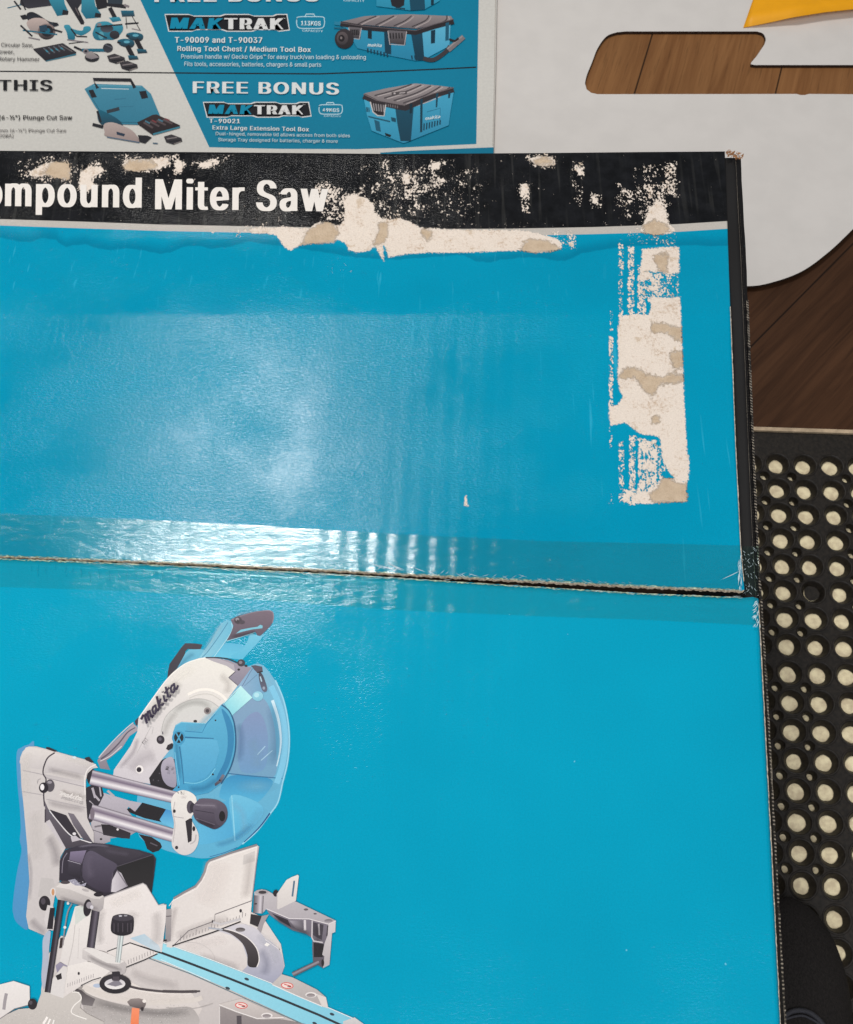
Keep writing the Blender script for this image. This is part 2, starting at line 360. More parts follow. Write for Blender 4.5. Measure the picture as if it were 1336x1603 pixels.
# ---------------------------------------------------------------- printed art helper
class Art:
    """coloured ink shapes laid flat on a sheet: one mesh, thin layers"""
    def __init__(s, z, step=.000018, zf=None): s.z = z; s.zf = zf or (lambda x, y: 0.0); s.stp = step; s.v = []; s.f = []; s.c = []; s.boxes = []
    def layer(s, pts):
        xs = [p[0] for p in pts]; ys = [p[1] for p in pts]; b = (min(xs), min(ys), max(xs), max(ys)); L = 0
        for (a, l) in s.boxes:
            if not (a[2] < b[0] or a[0] > b[2] or a[3] < b[1] or a[1] > b[3]): L = max(L, l+1)
        s.boxes.append((b, L)); return L
    def poly(s, pts, c0, c1=None, d=(0, 1), sm=False, T=None):
        if T: pts = [T(p) for p in pts]
        if sm: pts = smooth(pts, True, 5)
        L = s.layer(pts); z = s.z + s.stp*(L+1); base = len(s.v)
        pr = [p[0]*d[0]+p[1]*d[1] for p in pts]; a, b = min(pr), max(pr); l0 = lin(c0); l1 = lin(c1 or c0)
        for p, k in zip(pts, pr):
            t = (k-a)/(b-a+1e-9); s.v.append(P(p[0], p[1], z+s.zf(p[0], p[1]))[:]); s.c.append(tuple(l0[i]*(1-t)+l1[i]*t for i in range(3))+(1,))
        s.f.append(list(range(base, len(s.v))))
    def ell(s, c, rx, ry, col, col2=None, T=None, rot=0, n=22, k=None):
        if T: sc = T((1, 0))[0]-T((0, 0))[0]; c = T(c); rx *= sc; ry *= sc
        pts = [(c[0]+rx*math.cos(a)*math.cos(rot)-ry*math.sin(a)*math.sin(rot), c[1]+rx*math.cos(a)*math.sin(rot)+ry*math.sin(a)*math.cos(rot)) for a in [i*math.tau/n for i in range(n)]]
        s.poly(pts, col, col2)
    def stroke(s, pts, w, col, T=None, sm=False, w1=None, L=None):
        if T: sc = T((1, 0))[0]-T((0, 0))[0]; pts = [T(p) for p in pts]; w *= sc; w1 = w1*sc if w1 else None
        if sm: pts = smooth(pts, False, 6)
        w1 = w1 or w; n = len(pts); l, r = [], []
        for i, p in enumerate(pts):
            a = pts[max(i-1, 0)]; b = pts[min(i+1, n-1)]; dx, dy = b[0]-a[0], b[1]-a[1]; m = math.hypot(dx, dy) or 1
            h = (w+(w1-w)*i/max(n-1, 1))/2; l.append((p[0]-dy/m*h, p[1]+dx/m*h)); r.append((p[0]+dy/m*h, p[1]-dx/m*h))
        L = s.layer(l+r); z = s.z+s.stp*(L+1); lc = lin(col)+(1,)
        for i in range(n-1):
            base = len(s.v)
            for q in (l[i], l[i+1], r[i+1], r[i]): s.v.append(P(q[0], q[1], z+s.zf(q[0], q[1]))[:]); s.c.append(lc)
            s.f.append([base, base+1, base+2, base+3])
    def soft(s, pts, w, col, alpha, T=None):
        """airbrushed band of ink: dense along the middle, fading to nothing at both sides"""
        if T: sc = T((1, 0))[0]-T((0, 0))[0]; pts = [T(p) for p in pts]; w *= sc
        w *= 1.25; pts = smooth(pts, False, 5) if len(pts) > 2 else pts; n = len(pts); rails = [[], [], []]
        for i, p in enumerate(pts):
            a = pts[max(i-1, 0)]; b = pts[min(i+1, n-1)]; dx, dy = b[0]-a[0], b[1]-a[1]; m = math.hypot(dx, dy) or 1
            for r, k in zip(rails, (-.5, 0, .5)): r.append((p[0]-dy/m*w*k, p[1]+dx/m*w*k))
        L = s.layer(rails[0]+rails[2]); z = s.z+s.stp*(L+1); lc = lin(col)
        alpha *= .62
        for q0, q1, a0, a1 in ((rails[0], rails[1], 0, 1), (rails[1], rails[2], 1, 0)):
            for i in range(n-1):
                base = len(s.v); e0 = min(1, min(i, n-1-i)/max(1, n*.18)) if n > 2 else 1; e1 = min(1, min(i+1, n-2-i)/max(1, n*.18)) if n > 2 else 1
                for q, al in ((q0[i], a0*e0), (q0[i+1], a0*e1), (q1[i+1], a1*e1), (q1[i], a1*e0)):
                    s.v.append(P(q[0], q[1], z+s.zf(q[0], q[1]))[:]); s.c.append(lc+(alpha*al,))
                s.f.append([base, base+1, base+2, base+3])
    def glow(s, c, rx, ry, col, alpha, T=None, rot=0):
        if T: sc = T((1, 0))[0]-T((0, 0))[0]; c = T(c); rx *= sc; ry *= sc
        n = 20; ring = [(c[0]+rx*math.cos(a)*math.cos(rot)-ry*math.sin(a)*math.sin(rot), c[1]+rx*math.cos(a)*math.sin(rot)+ry*math.sin(a)*math.cos(rot)) for a in [i*math.tau/n for i in range(n)]]
        L = s.layer(ring); z = s.z+s.stp*(L+1); lc = lin(col)
        for i in range(n):
            base = len(s.v)
            for q, al in ((c, alpha), (ring[i], 0), (ring[(i+1) % n], 0)): s.v.append(P(q[0], q[1], z+s.zf(q[0], q[1]))[:]); s.c.append(lc+(al,))
            s.f.append([base, base+1, base+2])
    def bar(s, a, b, wa, wb, stops, T=None):
        """round bar with printed tone across it; stops (0..1, colour)"""
        if T: sc = T((1, 0))[0]-T((0, 0))[0]; a, b = T(a), T(b); wa *= sc; wb *= sc
        dx, dy = b[0]-a[0], b[1]-a[1]; m = math.hypot(dx, dy); nx, ny = -dy/m, dx/m
        pt = lambda e, w, t: (e[0]+nx*w*(t-.5), e[1]+ny*w*(t-.5))
        L = s.layer([pt(a, wa, 0), pt(a, wa, 1), pt(b, wb, 0), pt(b, wb, 1)]); z = s.z+s.stp*(L+1)
        for (t0, c0), (t1, c1) in zip(stops, stops[1:]):
            base = len(s.v)
            for q, c in ((pt(a, wa, t0), c0), (pt(b, wb, t0), c0), (pt(b, wb, t1), c1), (pt(a, wa, t1), c1)):
                s.v.append(P(q[0], q[1], z+s.zf(q[0], q[1]))[:]); s.c.append(lin(c)+(1,))
            s.f.append([base, base+1, base+2, base+3])
    def text(s, body, x0, y0, x1, cap, col, ang=0.0, bold=0.0, shear=0.0, space=0.0, bend=0.0):
        """x0,y0 start of baseline, x1 right end, cap = capital height, all along the sheet"""
        V, F = glyphs(body, 0, shear, space+bold*1.9)
        bs = bold; w = max(v[0] for v in V)-min(v[0] for v in V)+2*bs; xm = min(v[0] for v in V)-bs
        sx = (x1-x0)/w/max(math.cos(ang), .2); sy = cap/CAPH
        if abs(ang) > .5: sx = (x1-x0)/w
        for sh_ in ((-bs, -bs/3, bs/3, bs) if bs > 0 else (0,)):   # heavy weights: widen the stems
            pts = []
            for v in V:
                u, h = (v[0]+sh_-xm)*sx, v[1]*sy
                pts.append((x0+u*math.cos(ang)+h*math.sin(ang), y0+u*math.sin(ang)-h*math.cos(ang)))
            L = s.layer(pts); z = s.z+s.stp*(L+1); base = len(s.v); lc = lin(col)+(1,)
            for p in pts: s.v.append(P(p[0], p[1], z+s.zf(p[0], p[1]))[:]); s.c.append(lc)
            for f in F: s.f.append([base+i for i in f])
    def build(s, name, mat, parent=None):
        me = bpy.data.meshes.new(name); me.from_pydata(s.v, [], s.f)
        at = me.color_attributes.new('Col', 'FLOAT_COLOR', 'CORNER')
        ix = np.zeros(len(me.loops), dtype=np.int32); me.loops.foreach_get('vertex_index', ix)
        at.data.foreach_set('color', np.array(s.c, dtype=np.float32)[ix].ravel())
        # all faces look up
        nz = np.zeros(len(me.polygons)*3); me.polygons.foreach_get('normal', nz); flip = nz.reshape(-1, 3)[:, 2] < 0
        if flip.any():
            bm = bmesh.new(); bm.from_mesh(me); bm.faces.ensure_lookup_table()
            bmesh.ops.reverse_faces(bm, faces=[bm.faces[i] for i in np.nonzero(flip)[0]]); bm.to_mesh(me); bm.free()
        o = link(name, me, None, [mat])
        return child(o, parent) if parent else o
CAPH = .509
# plain grotesque letter outlines: character, advance, closed rings in 1/1000 em
FONT = r""" 	188	
DQ	321	78,318 70,509 136,509 128,318|193,318 185,509 250,509 243,318
&	448	197,-7 165,-5 136,1 110,12 88,26 69,42 54,62 43,84 36,108 34,133 36,154 40,173 47,189 58,205 70,220 85,235 101,249 120,264 140,279 216,335 223,340 230,346 237,352 243,359 249,367 255,375 259,384 261,394 262,405 260,420 255,434 245,445 233,454 219,459 201,461 189,460 178,457 168,453 159,447 151,440 145,431 141,421 138,411 137,399 138,386 141,375 145,363 152,352 159,340 169,327 179,314 191,300 204,284 438,0 364,0 171,231 121,293 108,310 96,327 87,344 81,361 77,379 75,398 77,420 82,440 91,458 102,474 117,488 134,499 154,507 176,512 200,513 224,512 246,507 266,499 283,488 297,475 308,459 317,442 322,424 324,404 323,389 320,375 315,362 309,349 301,336 291,325 281,314 269,303 256,293 154,217 135,202 121,188 110,174 103,161 98,146 97,131 98,115 102,101 109,87 118,76 130,66 143,57 158,51 175,48 193,46 213,48 232,52 251,59 269,69 286,81 301,95 315,112 327,131 336,151 343,174 348,198 349,224 408,224 406,194 403,167 397,144 389,124 380,107 371,92 361,80 353,70 345,62 333,47 315,30 294,17 271,7 246,-1 221,-5
(	273	89,207 90,244 94,283 101,324 109,364 119,403 132,441 145,477 160,510 177,539 236,539 219,503 204,466 191,428 179,390 169,351 161,313 156,276 152,241 151,207 152,176 155,145 160,115 167,83 177,50 188,16 202,-19 218,-57 236,-96 177,-96 150,-46 128,4 111,55 99,106 92,156
)	273	37,-96 56,-56 72,-18 86,18 97,52 106,85 113,116 118,147 121,177 122,207 121,241 117,276 112,313 104,351 94,390 82,428 69,466 54,503 37,539 97,539 113,510 128,477 142,441 154,403 164,364 173,323 179,283 183,244 184,207 182,156 174,104 161,53 144,3 123,-47 97,-96
,	188	38,-119 68,71 137,71 84,-119
-	453	337,244 337,188 114,188 114,244
.	188	95,-4 83,-3 73,1 63,9 55,18 51,29 50,41 51,53 55,64 63,73 73,81 83,85 95,87 107,85 118,81 128,73 135,64 140,53 141,41 140,29 135,18 128,9 118,1 107,-3
/	249	235,533 71,-76 14,-76 178,533
0	453	227,-7 191,-3 158,7 130,24 105,48 85,77 69,113 57,155 50,202 48,254 50,306 57,353 69,395 85,431 106,461 130,484 159,502 191,512 227,516 262,512 295,502 323,484 348,461 368,431 384,395 396,353 403,306 405,254 403,202 396,155 384,113 368,77 348,48 323,24 295,7 263,-3|227,50 250,52 271,60 290,74 306,92 320,116 330,144 338,176 342,213 344,254 342,295 338,332 330,365 320,393 306,416 290,435 271,449 250,457 227,460 203,457 182,449 163,435 147,416 134,393 123,365 115,332 111,295 109,254 111,213 115,176 123,144 134,116 147,92 163,74 182,60 203,52
1	453	76,0 76,55 391,55 391,0|276,509 276,0 212,0 212,448 86,358 86,427 198,509
2	453	64,0 64,47 234,229 252,248 268,266 282,282 294,298 303,312 311,327 316,341 319,356 320,371 319,389 315,405 308,419 298,431 287,441 273,449 258,455 241,458 224,460 205,458 188,454 172,447 159,438 148,427 139,413 132,398 128,381 127,362 66,362 68,391 75,418 86,442 102,464 121,482 143,496 168,507 196,513 225,516 254,513 281,507 306,497 328,482 346,465 361,445 372,423 379,398 381,372 380,354 377,336 371,318 363,299 351,280 336,259 317,235 294,209 267,180 153,60 389,57 389,0
3	453	218,-7 188,-5 159,1 133,10 108,22 88,38 70,57 57,79 48,104 44,132 109,132 112,115 118,100 126,87 137,76 150,66 165,59 182,54 200,51 219,50 239,51 258,55 275,61 291,69 304,80 315,93 323,108 328,125 329,145 328,163 323,180 316,196 306,211 292,223 275,234 254,241 229,246 201,248 157,248 157,299 288,448 70,452 70,509 372,509 372,461 211,278 211,289 247,290 279,286 308,276 333,262 354,244 371,222 383,198 391,173 393,145 390,116 383,90 370,66 354,45 333,27 309,12 281,2 251,-5
4	453	40,105 40,158 247,509 311,509 109,166 413,163 413,105|282,0 282,121 282,146 282,318 343,318 343,0
5	453	221,-7 192,-5 165,1 140,11 118,25 99,41 83,60 71,82 63,105 60,130 122,130 125,115 130,102 138,89 148,78 160,68 173,60 188,54 204,51 221,50 241,51 259,56 276,64 291,75 304,89 314,104 322,122 326,141 328,162 326,183 321,203 314,221 303,237 290,251 275,262 257,270 238,275 218,277 201,276 184,273 167,268 152,262 139,255 128,246 67,253 96,509 366,509 366,452 151,452 134,301 148,311 162,318 178,325 194,330 212,333 229,334 252,332 274,328 294,321 313,311 330,299 345,285 358,269 370,251 379,231 386,210 390,187 391,163 388,132 381,102 369,76 352,52 332,32 309,15 282,3 253,-4
6	453	226,-7 196,-4 168,3 142,15 119,31 100,51 84,74 73,101 66,130 64,162 65,187 71,212 80,239 93,268 112,302 137,340 252,509 322,509 151,261 151,270 157,279 165,288 174,295 184,302 196,307 208,311 221,313 235,314 265,312 291,305 316,295 337,280 355,262 370,240 380,215 387,187 389,157 387,127 379,98 368,73 352,50 333,30 310,14 284,3 257,-4|226,48 245,50 263,55 279,63 293,73 304,86 314,101 322,119 326,137 327,157 326,178 322,196 314,213 304,228 293,241 279,251 263,259 245,264 226,265 207,264 190,259 174,252 160,241 148,229 138,214 131,197 126,179 125,158 126,138 131,119 138,102 148,86 160,73 174,63 190,55 207,50
7	453	97,0 323,448 62,452 62,509 391,509 391,449 165,0
8	453	226,-7 193,-5 163,1 136,11 111,25 91,42 74,62 62,84 54,109 52,135 53,156 58,176 65,195 75,212 87,228 101,241 117,252 134,260 153,265 129,276 109,289 93,308 80,330 73,354 70,380 73,405 79,429 90,450 106,469 124,485 146,498 170,508 197,514 226,516 255,514 282,508 306,498 328,485 346,469 361,450 373,429 379,405 382,380 379,354 372,330 359,308 343,289 323,276 300,267 319,260 335,252 351,241 365,228 377,212 387,195 395,176 399,156 401,135 398,109 391,84 378,62 362,42 341,25 317,11 289,1 259,-5|226,49 248,50 267,54 285,60 300,69 313,79 323,91 331,106 335,121 337,139 335,157 330,173 322,189 312,202 298,213 283,223 265,230 247,234 226,235 206,234 187,230 169,223 154,213 140,202 130,189 122,173 117,157 115,139 117,121 121,106 129,91 139,79 152,69 167,60 185,54 205,50|226,290 244,291 260,294 274,300 287,308 298,318 307,330 314,344 318,359 319,376 318,392 314,407 308,420 299,432 288,442 275,449 260,455 244,459 226,460 208,459 192,455 177,449 164,442 153,432 145,420 138,407 134,392 133,376 134,359 138,344 145,330 154,318 165,308 178,300 193,294 209,291
9	453	226,516 256,513 285,506 310,494 333,478 352,458 368,434 380,408 387,378 389,347 387,322 382,296 373,270 359,240 340,207 315,168 200,0 130,0 301,248 302,238 295,229 287,221 278,214 268,207 257,202 245,198 232,195 218,195 188,197 161,203 137,214 116,229 98,247 83,269 72,294 66,321 64,352 66,382 73,411 85,436 101,459 120,479 143,494 168,506 196,513|226,460 207,459 190,454 174,446 160,435 148,423 138,407 131,390 127,372 125,352 127,331 131,313 138,295 148,280 160,268 174,257 190,250 207,245 226,243 245,245 263,249 279,257 293,267 305,280 314,295 322,312 326,330 327,350 326,371 322,390 314,407 305,422 293,435 279,446 263,454 245,459
A	480	16,0 201,509 276,509 463,0 395,0 287,302 280,323 272,346 264,372 255,402 244,438 232,478 245,478 233,437 222,402 213,371 204,345 197,322 191,302 85,0|110,142 110,199 370,199 370,142
B	456	60,0 60,509 241,509 274,507 304,501 329,491 350,477 367,461 381,442 390,421 396,398 398,374 397,353 393,336 387,320 378,307 368,295 356,286 343,278 329,272 315,267 331,260 347,254 363,245 378,234 391,220 402,203 411,184 416,161 418,136 416,111 410,88 400,67 386,48 368,31 344,18 317,8 284,2 247,0|125,57 245,57 281,60 309,67 330,80 344,96 353,115 355,137 354,153 350,169 342,184 333,197 320,209 306,218 289,225 269,229 248,231 125,231|125,285 238,285 256,287 273,290 288,296 302,304 314,314 323,326 330,340 335,355 336,372 333,393 326,412 313,429 294,442 270,449 240,452 125,452
C	510	267,-7 225,-3 186,7 150,25 119,49 92,79 70,115 53,157 44,203 40,254 44,305 53,352 70,393 92,429 119,459 150,484 186,501 225,512 267,516 293,514 317,511 340,504 362,496 383,485 402,471 419,456 435,438 448,418 459,397 467,373 473,348 408,348 404,365 397,380 389,395 380,407 369,418 357,428 344,437 330,444 315,449 300,453 284,455 267,456 237,453 209,445 184,432 161,414 141,391 125,364 113,332 106,295 103,254 106,213 113,177 125,145 141,117 161,94 184,76 210,63 237,56 267,53 284,54 300,56 315,60 330,65 344,72 357,81 369,90 380,102 389,114 397,128 404,144 408,160 473,160 467,135 459,112 448,91 435,71 420,53 402,38 383,24 363,13 341,5 317,-2 293,-6
D	502	219,0 96,0 96,57 215,57 254,60 288,68 318,81 343,99 363,122 379,149 390,181 397,216 399,255 397,294 390,329 379,361 364,388 344,410 320,428 291,441 258,449 221,452 93,452 93,509 225,509 273,505 315,495 353,478 385,455 412,426 433,391 449,351 458,306 462,255 458,205 449,159 433,119 411,83 384,54 351,31 312,14 268,3|125,509 125,0 60,0 60,509
E	419	60,0 60,509 372,509 372,452 125,452 125,286 355,286 355,229 125,229 125,57 375,57 375,0
F	410	60,0 60,509 369,509 369,452 125,452 125,278 346,278 346,221 125,221 125,0
G	520	269,-7 225,-3 185,7 149,25 118,49 91,79 69,116 53,157 43,203 40,254 43,305 53,352 69,393 91,429 117,459 149,484 184,501 223,512 265,516 291,514 316,510 340,504 363,494 384,483 403,469 421,453 436,436 449,416 460,395 468,373 474,349 408,349 402,365 395,379 387,393 378,406 368,417 356,427 344,436 330,443 315,448 300,453 283,455 265,456 236,453 209,445 183,432 160,414 141,392 125,364 113,332 106,295 103,254 106,213 113,177 125,145 141,117 161,95 184,76 210,63 238,56 269,53 296,55 322,61 345,71 365,85 382,102 396,123 407,147 413,173 415,202 434,199 283,199 283,256 478,256 478,200 475,160 466,124 451,91 431,62 406,38 377,19 344,5 308,-4
H	517	60,0 60,509 125,509 125,289 392,289 392,509 457,509 457,0 392,0 392,232 125,232 125,0
I	301	31,0 31,57 118,57 118,452 31,452 31,509 269,509 269,452 183,452 183,57 269,57 269,0
K	467	104,145 104,216 116,231 128,246 139,261 151,275 162,289 174,303 187,317 199,331 212,344 364,509 448,509 231,276|60,0 60,509 125,509 125,334 124,225 125,193 125,0|372,0 188,259 228,309 449,0
L	393	60,0 60,509 125,509 125,57 361,57 361,0
M	628	60,0 60,509 152,509 277,187 287,159 299,123 311,84 322,49 307,49 318,83 330,121 342,158 352,187 476,509 568,509 568,0 504,0 504,291 504,327 505,369 506,413 507,457 508,441 503,425 498,409 482,363 467,322 456,291 342,0 286,0 170,291 159,321 145,361 129,408 112,457 120,416 121,372 122,328 122,291 122,0
N	523	60,0 60,509 136,509 343,183 349,174 355,163 363,151 371,137 379,122 388,107 396,90 405,73 414,55 405,54 403,72 402,90 401,108 400,126 399,142 399,157 399,195 399,509 463,509 463,0 387,0 202,290 177,331 168,346 159,363 148,381 108,452 119,454 122,384 124,328 125,291 125,0
O	533	267,-7 225,-3 186,7 150,25 119,49 92,79 70,115 53,157 44,203 40,254 44,305 53,352 70,393 92,429 119,459 150,484 186,501 225,512 267,516 309,512 348,501 384,484 415,459 442,429 464,393 480,352 490,305 493,254 490,203 480,157 464,115 442,79 415,49 384,25 348,7 309,-3|267,53 296,55 324,63 349,76 372,94 392,116 408,144 420,176 428,213 430,254 428,295 420,332 408,365 392,392 372,415 349,433 324,446 296,453 267,456 237,453 210,445 184,433 161,415 142,392 125,364 113,332 106,295 103,254 106,213 113,176 125,144 142,117 161,94 184,76 210,63 237,55
P	445	60,0 60,509 235,509 272,506 305,499 332,487 356,471 375,452 390,430 400,404 407,377 409,348 407,318 400,291 390,265 375,243 356,223 332,207 305,195 272,188 235,186 109,186 109,242 233,242 257,244 279,248 297,256 312,266 324,279 333,294 339,310 343,328 344,348 343,367 339,385 333,402 324,416 312,428 297,439 279,446 257,451 232,452 125,452 125,0
R	449	60,0 60,509 236,509 273,506 305,500 333,489 356,473 376,455 390,433 401,408 407,381 409,352 407,323 401,296 390,271 376,250 356,232 333,217 305,206 273,200 236,198 96,198 96,255 234,255 258,256 280,260 298,267 313,276 325,287 334,300 340,316 344,333 345,352 344,371 340,389 334,405 325,419 313,430 298,440 279,446 258,451 233,452 125,452 125,0|353,0 230,229 303,229 428,0
S	447	224,-9 188,-7 156,-1 128,9 102,23 81,40 64,60 51,83 42,109 38,137 104,137 108,118 114,102 123,88 136,76 150,66 166,59 185,53 204,50 224,49 246,50 267,54 286,60 303,69 317,79 329,92 338,106 344,122 346,139 344,154 340,168 332,179 322,189 310,197 296,205 280,211 263,217 245,222 184,239 145,253 112,269 86,289 67,313 56,341 52,372 54,400 62,425 75,448 92,468 113,484 138,498 165,508 195,514 227,516 259,514 289,508 316,498 340,484 360,468 377,449 390,427 398,403 401,378 337,378 332,402 320,421 302,437 280,449 254,456 225,459 204,457 185,454 167,448 152,440 139,430 129,418 121,405 117,391 115,376 117,359 122,345 131,334 142,324 155,315 169,308 184,302 198,297 212,293 264,279 279,275 295,270 312,264 328,256 344,248 359,238 372,226 384,213 395,198 402,180 407,161 408,139 406,112 399,87 386,64 370,43 349,25 323,11 294,0 261,-7
T	449	32,452 32,509 417,509 417,452 257,452 257,0 193,0 193,452
U	517	259,-8 220,-6 186,2 154,15 126,33 103,55 85,80 71,108 63,140 60,173 60,509 124,509 124,178 126,155 132,133 141,113 153,95 169,80 187,68 208,59 232,53 259,52 285,53 309,59 331,68 349,80 364,95 377,113 385,133 391,155 393,178 393,509 457,509 457,173 454,140 446,108 433,80 414,55 391,33 363,15 332,2 297,-6
V	480	204,0 16,509 84,509 192,206 199,187 207,164 215,137 225,106 236,71 248,31 235,31 247,71 257,107 267,138 276,165 283,187 290,206 395,509 463,509 278,0
X	474	18,0 217,284 217,236 29,509 104,509 178,400 188,386 196,373 204,361 211,350 217,340 223,329 230,318 236,305 243,292 232,292 252,329 258,339 265,350 272,361 298,400 374,509 446,509 259,239 259,287 456,0 382,0 292,129 268,165 262,175 256,185 250,195 244,206 237,218 230,231 244,231 238,219 231,207 225,196 219,186 213,176 206,166 182,129 91,0
Y	472	203,0 203,208 16,509 91,509 192,344 203,327 213,309 222,292 231,274 240,254 250,230 224,230 233,254 242,275 251,293 260,310 270,327 280,344 381,509 455,509 268,208 268,0
a	389	160,-9 137,-7 115,-3 94,5 76,15 60,29 48,45 38,63 32,84 30,108 32,128 36,146 43,161 53,174 64,184 78,193 92,200 108,206 125,211 143,214 161,217 178,220 234,227 247,229 257,231 265,235 271,240 274,246 276,255 275,272 272,285 267,297 260,307 251,315 240,322 227,327 212,330 196,331 178,330 163,327 149,322 137,316 127,309 118,301 110,292 104,283 100,274 41,291 51,313 64,331 79,346 95,358 114,368 133,375 153,380 173,383 194,384 208,384 223,382 239,379 255,375 271,369 286,360 300,350 312,336 322,320 330,301 335,278 337,251 337,0 277,0 277,52 267,43 260,34 252,25 242,16 229,8 215,1 199,-4 181,-7|170,45 192,47 211,51 228,59 242,68 254,80 263,93 270,108 274,122 276,138 276,190 267,184 259,182 251,180 241,178 231,176 200,171 175,168 161,166 147,163 134,159 122,153 112,147 103,139 97,130 93,118 92,105 93,93 96,82 102,72 109,64 119,57 130,52 142,48 156,46
b	424	229,-8 208,-7 189,-3 172,4 159,12 147,21 138,31 130,41 123,50 118,59 112,0 53,0 53,509 114,509 114,319 123,327 130,336 137,346 147,355 158,364 171,373 188,379 207,383 229,384 259,382 287,374 313,361 335,342 354,320 370,293 381,261 388,227 390,189 388,151 381,116 370,84 355,57 336,34 313,16 288,3 260,-6|220,47 242,49 262,55 279,66 294,80 306,97 316,117 323,139 327,163 328,189 327,215 323,239 316,261 307,281 295,298 280,311 262,322 243,328 220,330 198,328 178,322 161,312 147,299 134,282 125,263 118,241 114,216 113,189 114,162 118,138 125,115 135,95 147,78 162,65 179,55 198,49
c	396	207,-8 174,-5 144,3 117,16 93,35 72,58 56,85 44,116 37,150 34,187 37,225 44,260 56,291 72,318 93,341 117,360 144,374 174,382 207,384 226,384 243,381 260,377 276,371 291,364 305,356 318,346 330,335 340,322 349,308 356,293 362,277 303,262 300,272 295,281 290,289 284,297 278,304 270,311 261,316 252,321 242,325 231,328 220,329 207,330 184,328 163,321 145,310 130,296 118,278 108,258 102,236 98,212 96,187 98,163 102,139 108,117 118,97 130,80 145,66 163,55 184,49 207,46 220,47 232,49 243,52 253,55 262,60 271,66 279,73 285,80 292,89 297,98 301,107 304,117 363,102 357,86 350,70 341,56 331,43 319,32 306,21 292,12 277,5 261,-1 244,-5 226,-7
d	424	195,-8 165,-6 137,3 111,16 89,34 70,57 55,84 43,116 36,151 34,189 36,227 43,261 55,293 70,320 89,342 112,361 137,374 165,382 196,384 218,383 237,379 253,373 267,364 278,355 287,346 295,336 301,327 306,319 311,509 372,509 372,0 313,0 313,59 301,50 295,41 287,31 277,21 266,12 252,4 236,-3 217,-7|205,47 226,49 246,55 263,65 278,78 290,95 299,115 306,138 310,162 312,189 310,216 306,241 300,263 290,282 278,299 263,312 246,322 227,328 205,330 182,328 162,322 145,311 130,298 118,281 108,261 102,239 98,215 96,189 98,163 102,139 109,117 118,97 130,80 145,66 162,55 182,49
e	404	212,-8 177,-5 145,3 117,16 92,35 72,58 56,85 44,116 37,150 34,187 36,224 44,258 55,290 71,317 91,340 115,359 142,373 172,382 205,384 226,383 246,380 266,374 285,366 303,355 319,341 334,324 347,305 357,282 365,256 370,227 371,194 371,169 75,169 75,221 338,221 310,202 308,226 304,248 298,269 288,286 277,301 263,314 246,323 227,328 205,330 183,328 164,323 146,313 131,301 119,286 109,270 102,251 97,231 96,211 96,178 98,151 102,127 110,106 121,88 135,73 151,61 169,53 190,48 212,46 227,47 241,49 254,53 265,58 276,65 285,73 294,82 300,93 306,105 365,91 358,72 348,55 335,39 320,26 302,14 283,4 261,-3 237,-7
f	254	228,379 228,327 6,327 6,379|81,0 81,432 82,452 87,470 96,486 107,499 120,510 135,519 152,525 169,529 187,530 201,530 212,529 222,527 231,525 238,523 227,468 215,472 202,474 178,472 164,468 154,460 147,449 143,435 142,419 142,0
g	425	207,-151 180,-149 156,-146 134,-140 114,-132 97,-122 82,-110 70,-97 59,-84 51,-69 101,-41 107,-49 114,-57 122,-66 131,-74 142,-82 154,-88 169,-93 187,-96 207,-97 236,-95 261,-87 282,-75 298,-58 308,-34 311,-6 311,68 301,60 294,51 287,41 277,32 266,23 252,16 236,10 217,6 195,5 165,7 138,14 113,27 90,43 71,65 55,90 43,120 36,154 34,191 36,229 43,263 55,293 71,320 90,342 112,361 138,374 166,382 196,384 218,383 237,379 253,373 267,365 279,356 288,346 296,336 302,327 308,319 313,379 372,379 372,-9 370,-40 363,-67 350,-90 334,-109 314,-124 291,-136 265,-144 237,-149|205,59 227,61 246,66 264,75 278,87 290,103 300,121 307,142 311,166 312,193 311,219 307,242 300,264 291,283 279,299 264,312 247,322 227,328 205,330 182,328 163,322 145,312 130,298 118,282 109,262 102,241 98,218 96,193 98,167 102,144 109,123 118,104 131,88 145,76 163,66 183,61
h	410	114,227 114,0 53,0 53,509 114,509 114,287 102,287 116,319 132,344 152,362 175,374 200,382 227,384 252,383 275,377 295,369 313,356 328,340 341,321 350,298 355,271 357,240 357,0 296,0 296,235 293,263 286,286 273,304 256,318 235,326 210,329 192,328 176,324 161,317 147,308 136,297 126,283 119,266 115,248
i	167	53,0 53,379 114,379 114,0|84,443 73,444 63,448 54,455 47,463 43,472 41,483 43,494 47,504 54,512 63,518 73,522 84,524 95,522 105,518 114,512 121,504 125,494 126,483 125,472 121,463 114,455 105,448 95,444
k	381	110,137 110,212 121,212 284,379 360,379 184,199|53,0 53,509 114,509 114,0|294,0 148,186 191,229 372,0
l	189	139,-2 112,0 91,8 74,20 62,37 55,59 53,84 53,509 114,509 114,99 114,83 117,71 120,62 126,57 135,53 146,52 160,53 170,54 181,3 162,-1 154,-2
m	610	53,0 53,379 112,379 112,295 114,314 122,331 132,346 144,358 158,368 172,376 187,382 203,385 219,386 245,383 268,375 287,361 303,342 314,320 321,295 312,295 318,312 326,329 337,343 350,356 364,366 381,375 398,381 417,385 437,386 458,385 478,380 497,372 514,361 529,346 541,328 550,307 555,283 557,255 557,0 496,0 496,254 493,279 485,298 473,313 456,323 438,329 419,330 402,329 387,326 374,320 363,312 353,302 345,290 340,277 336,263 335,247 335,0 274,0 274,260 272,280 265,297 253,311 238,322 220,328 199,330 185,329 171,326 158,320 145,312 135,302 126,289 119,274 115,257 114,238 114,0
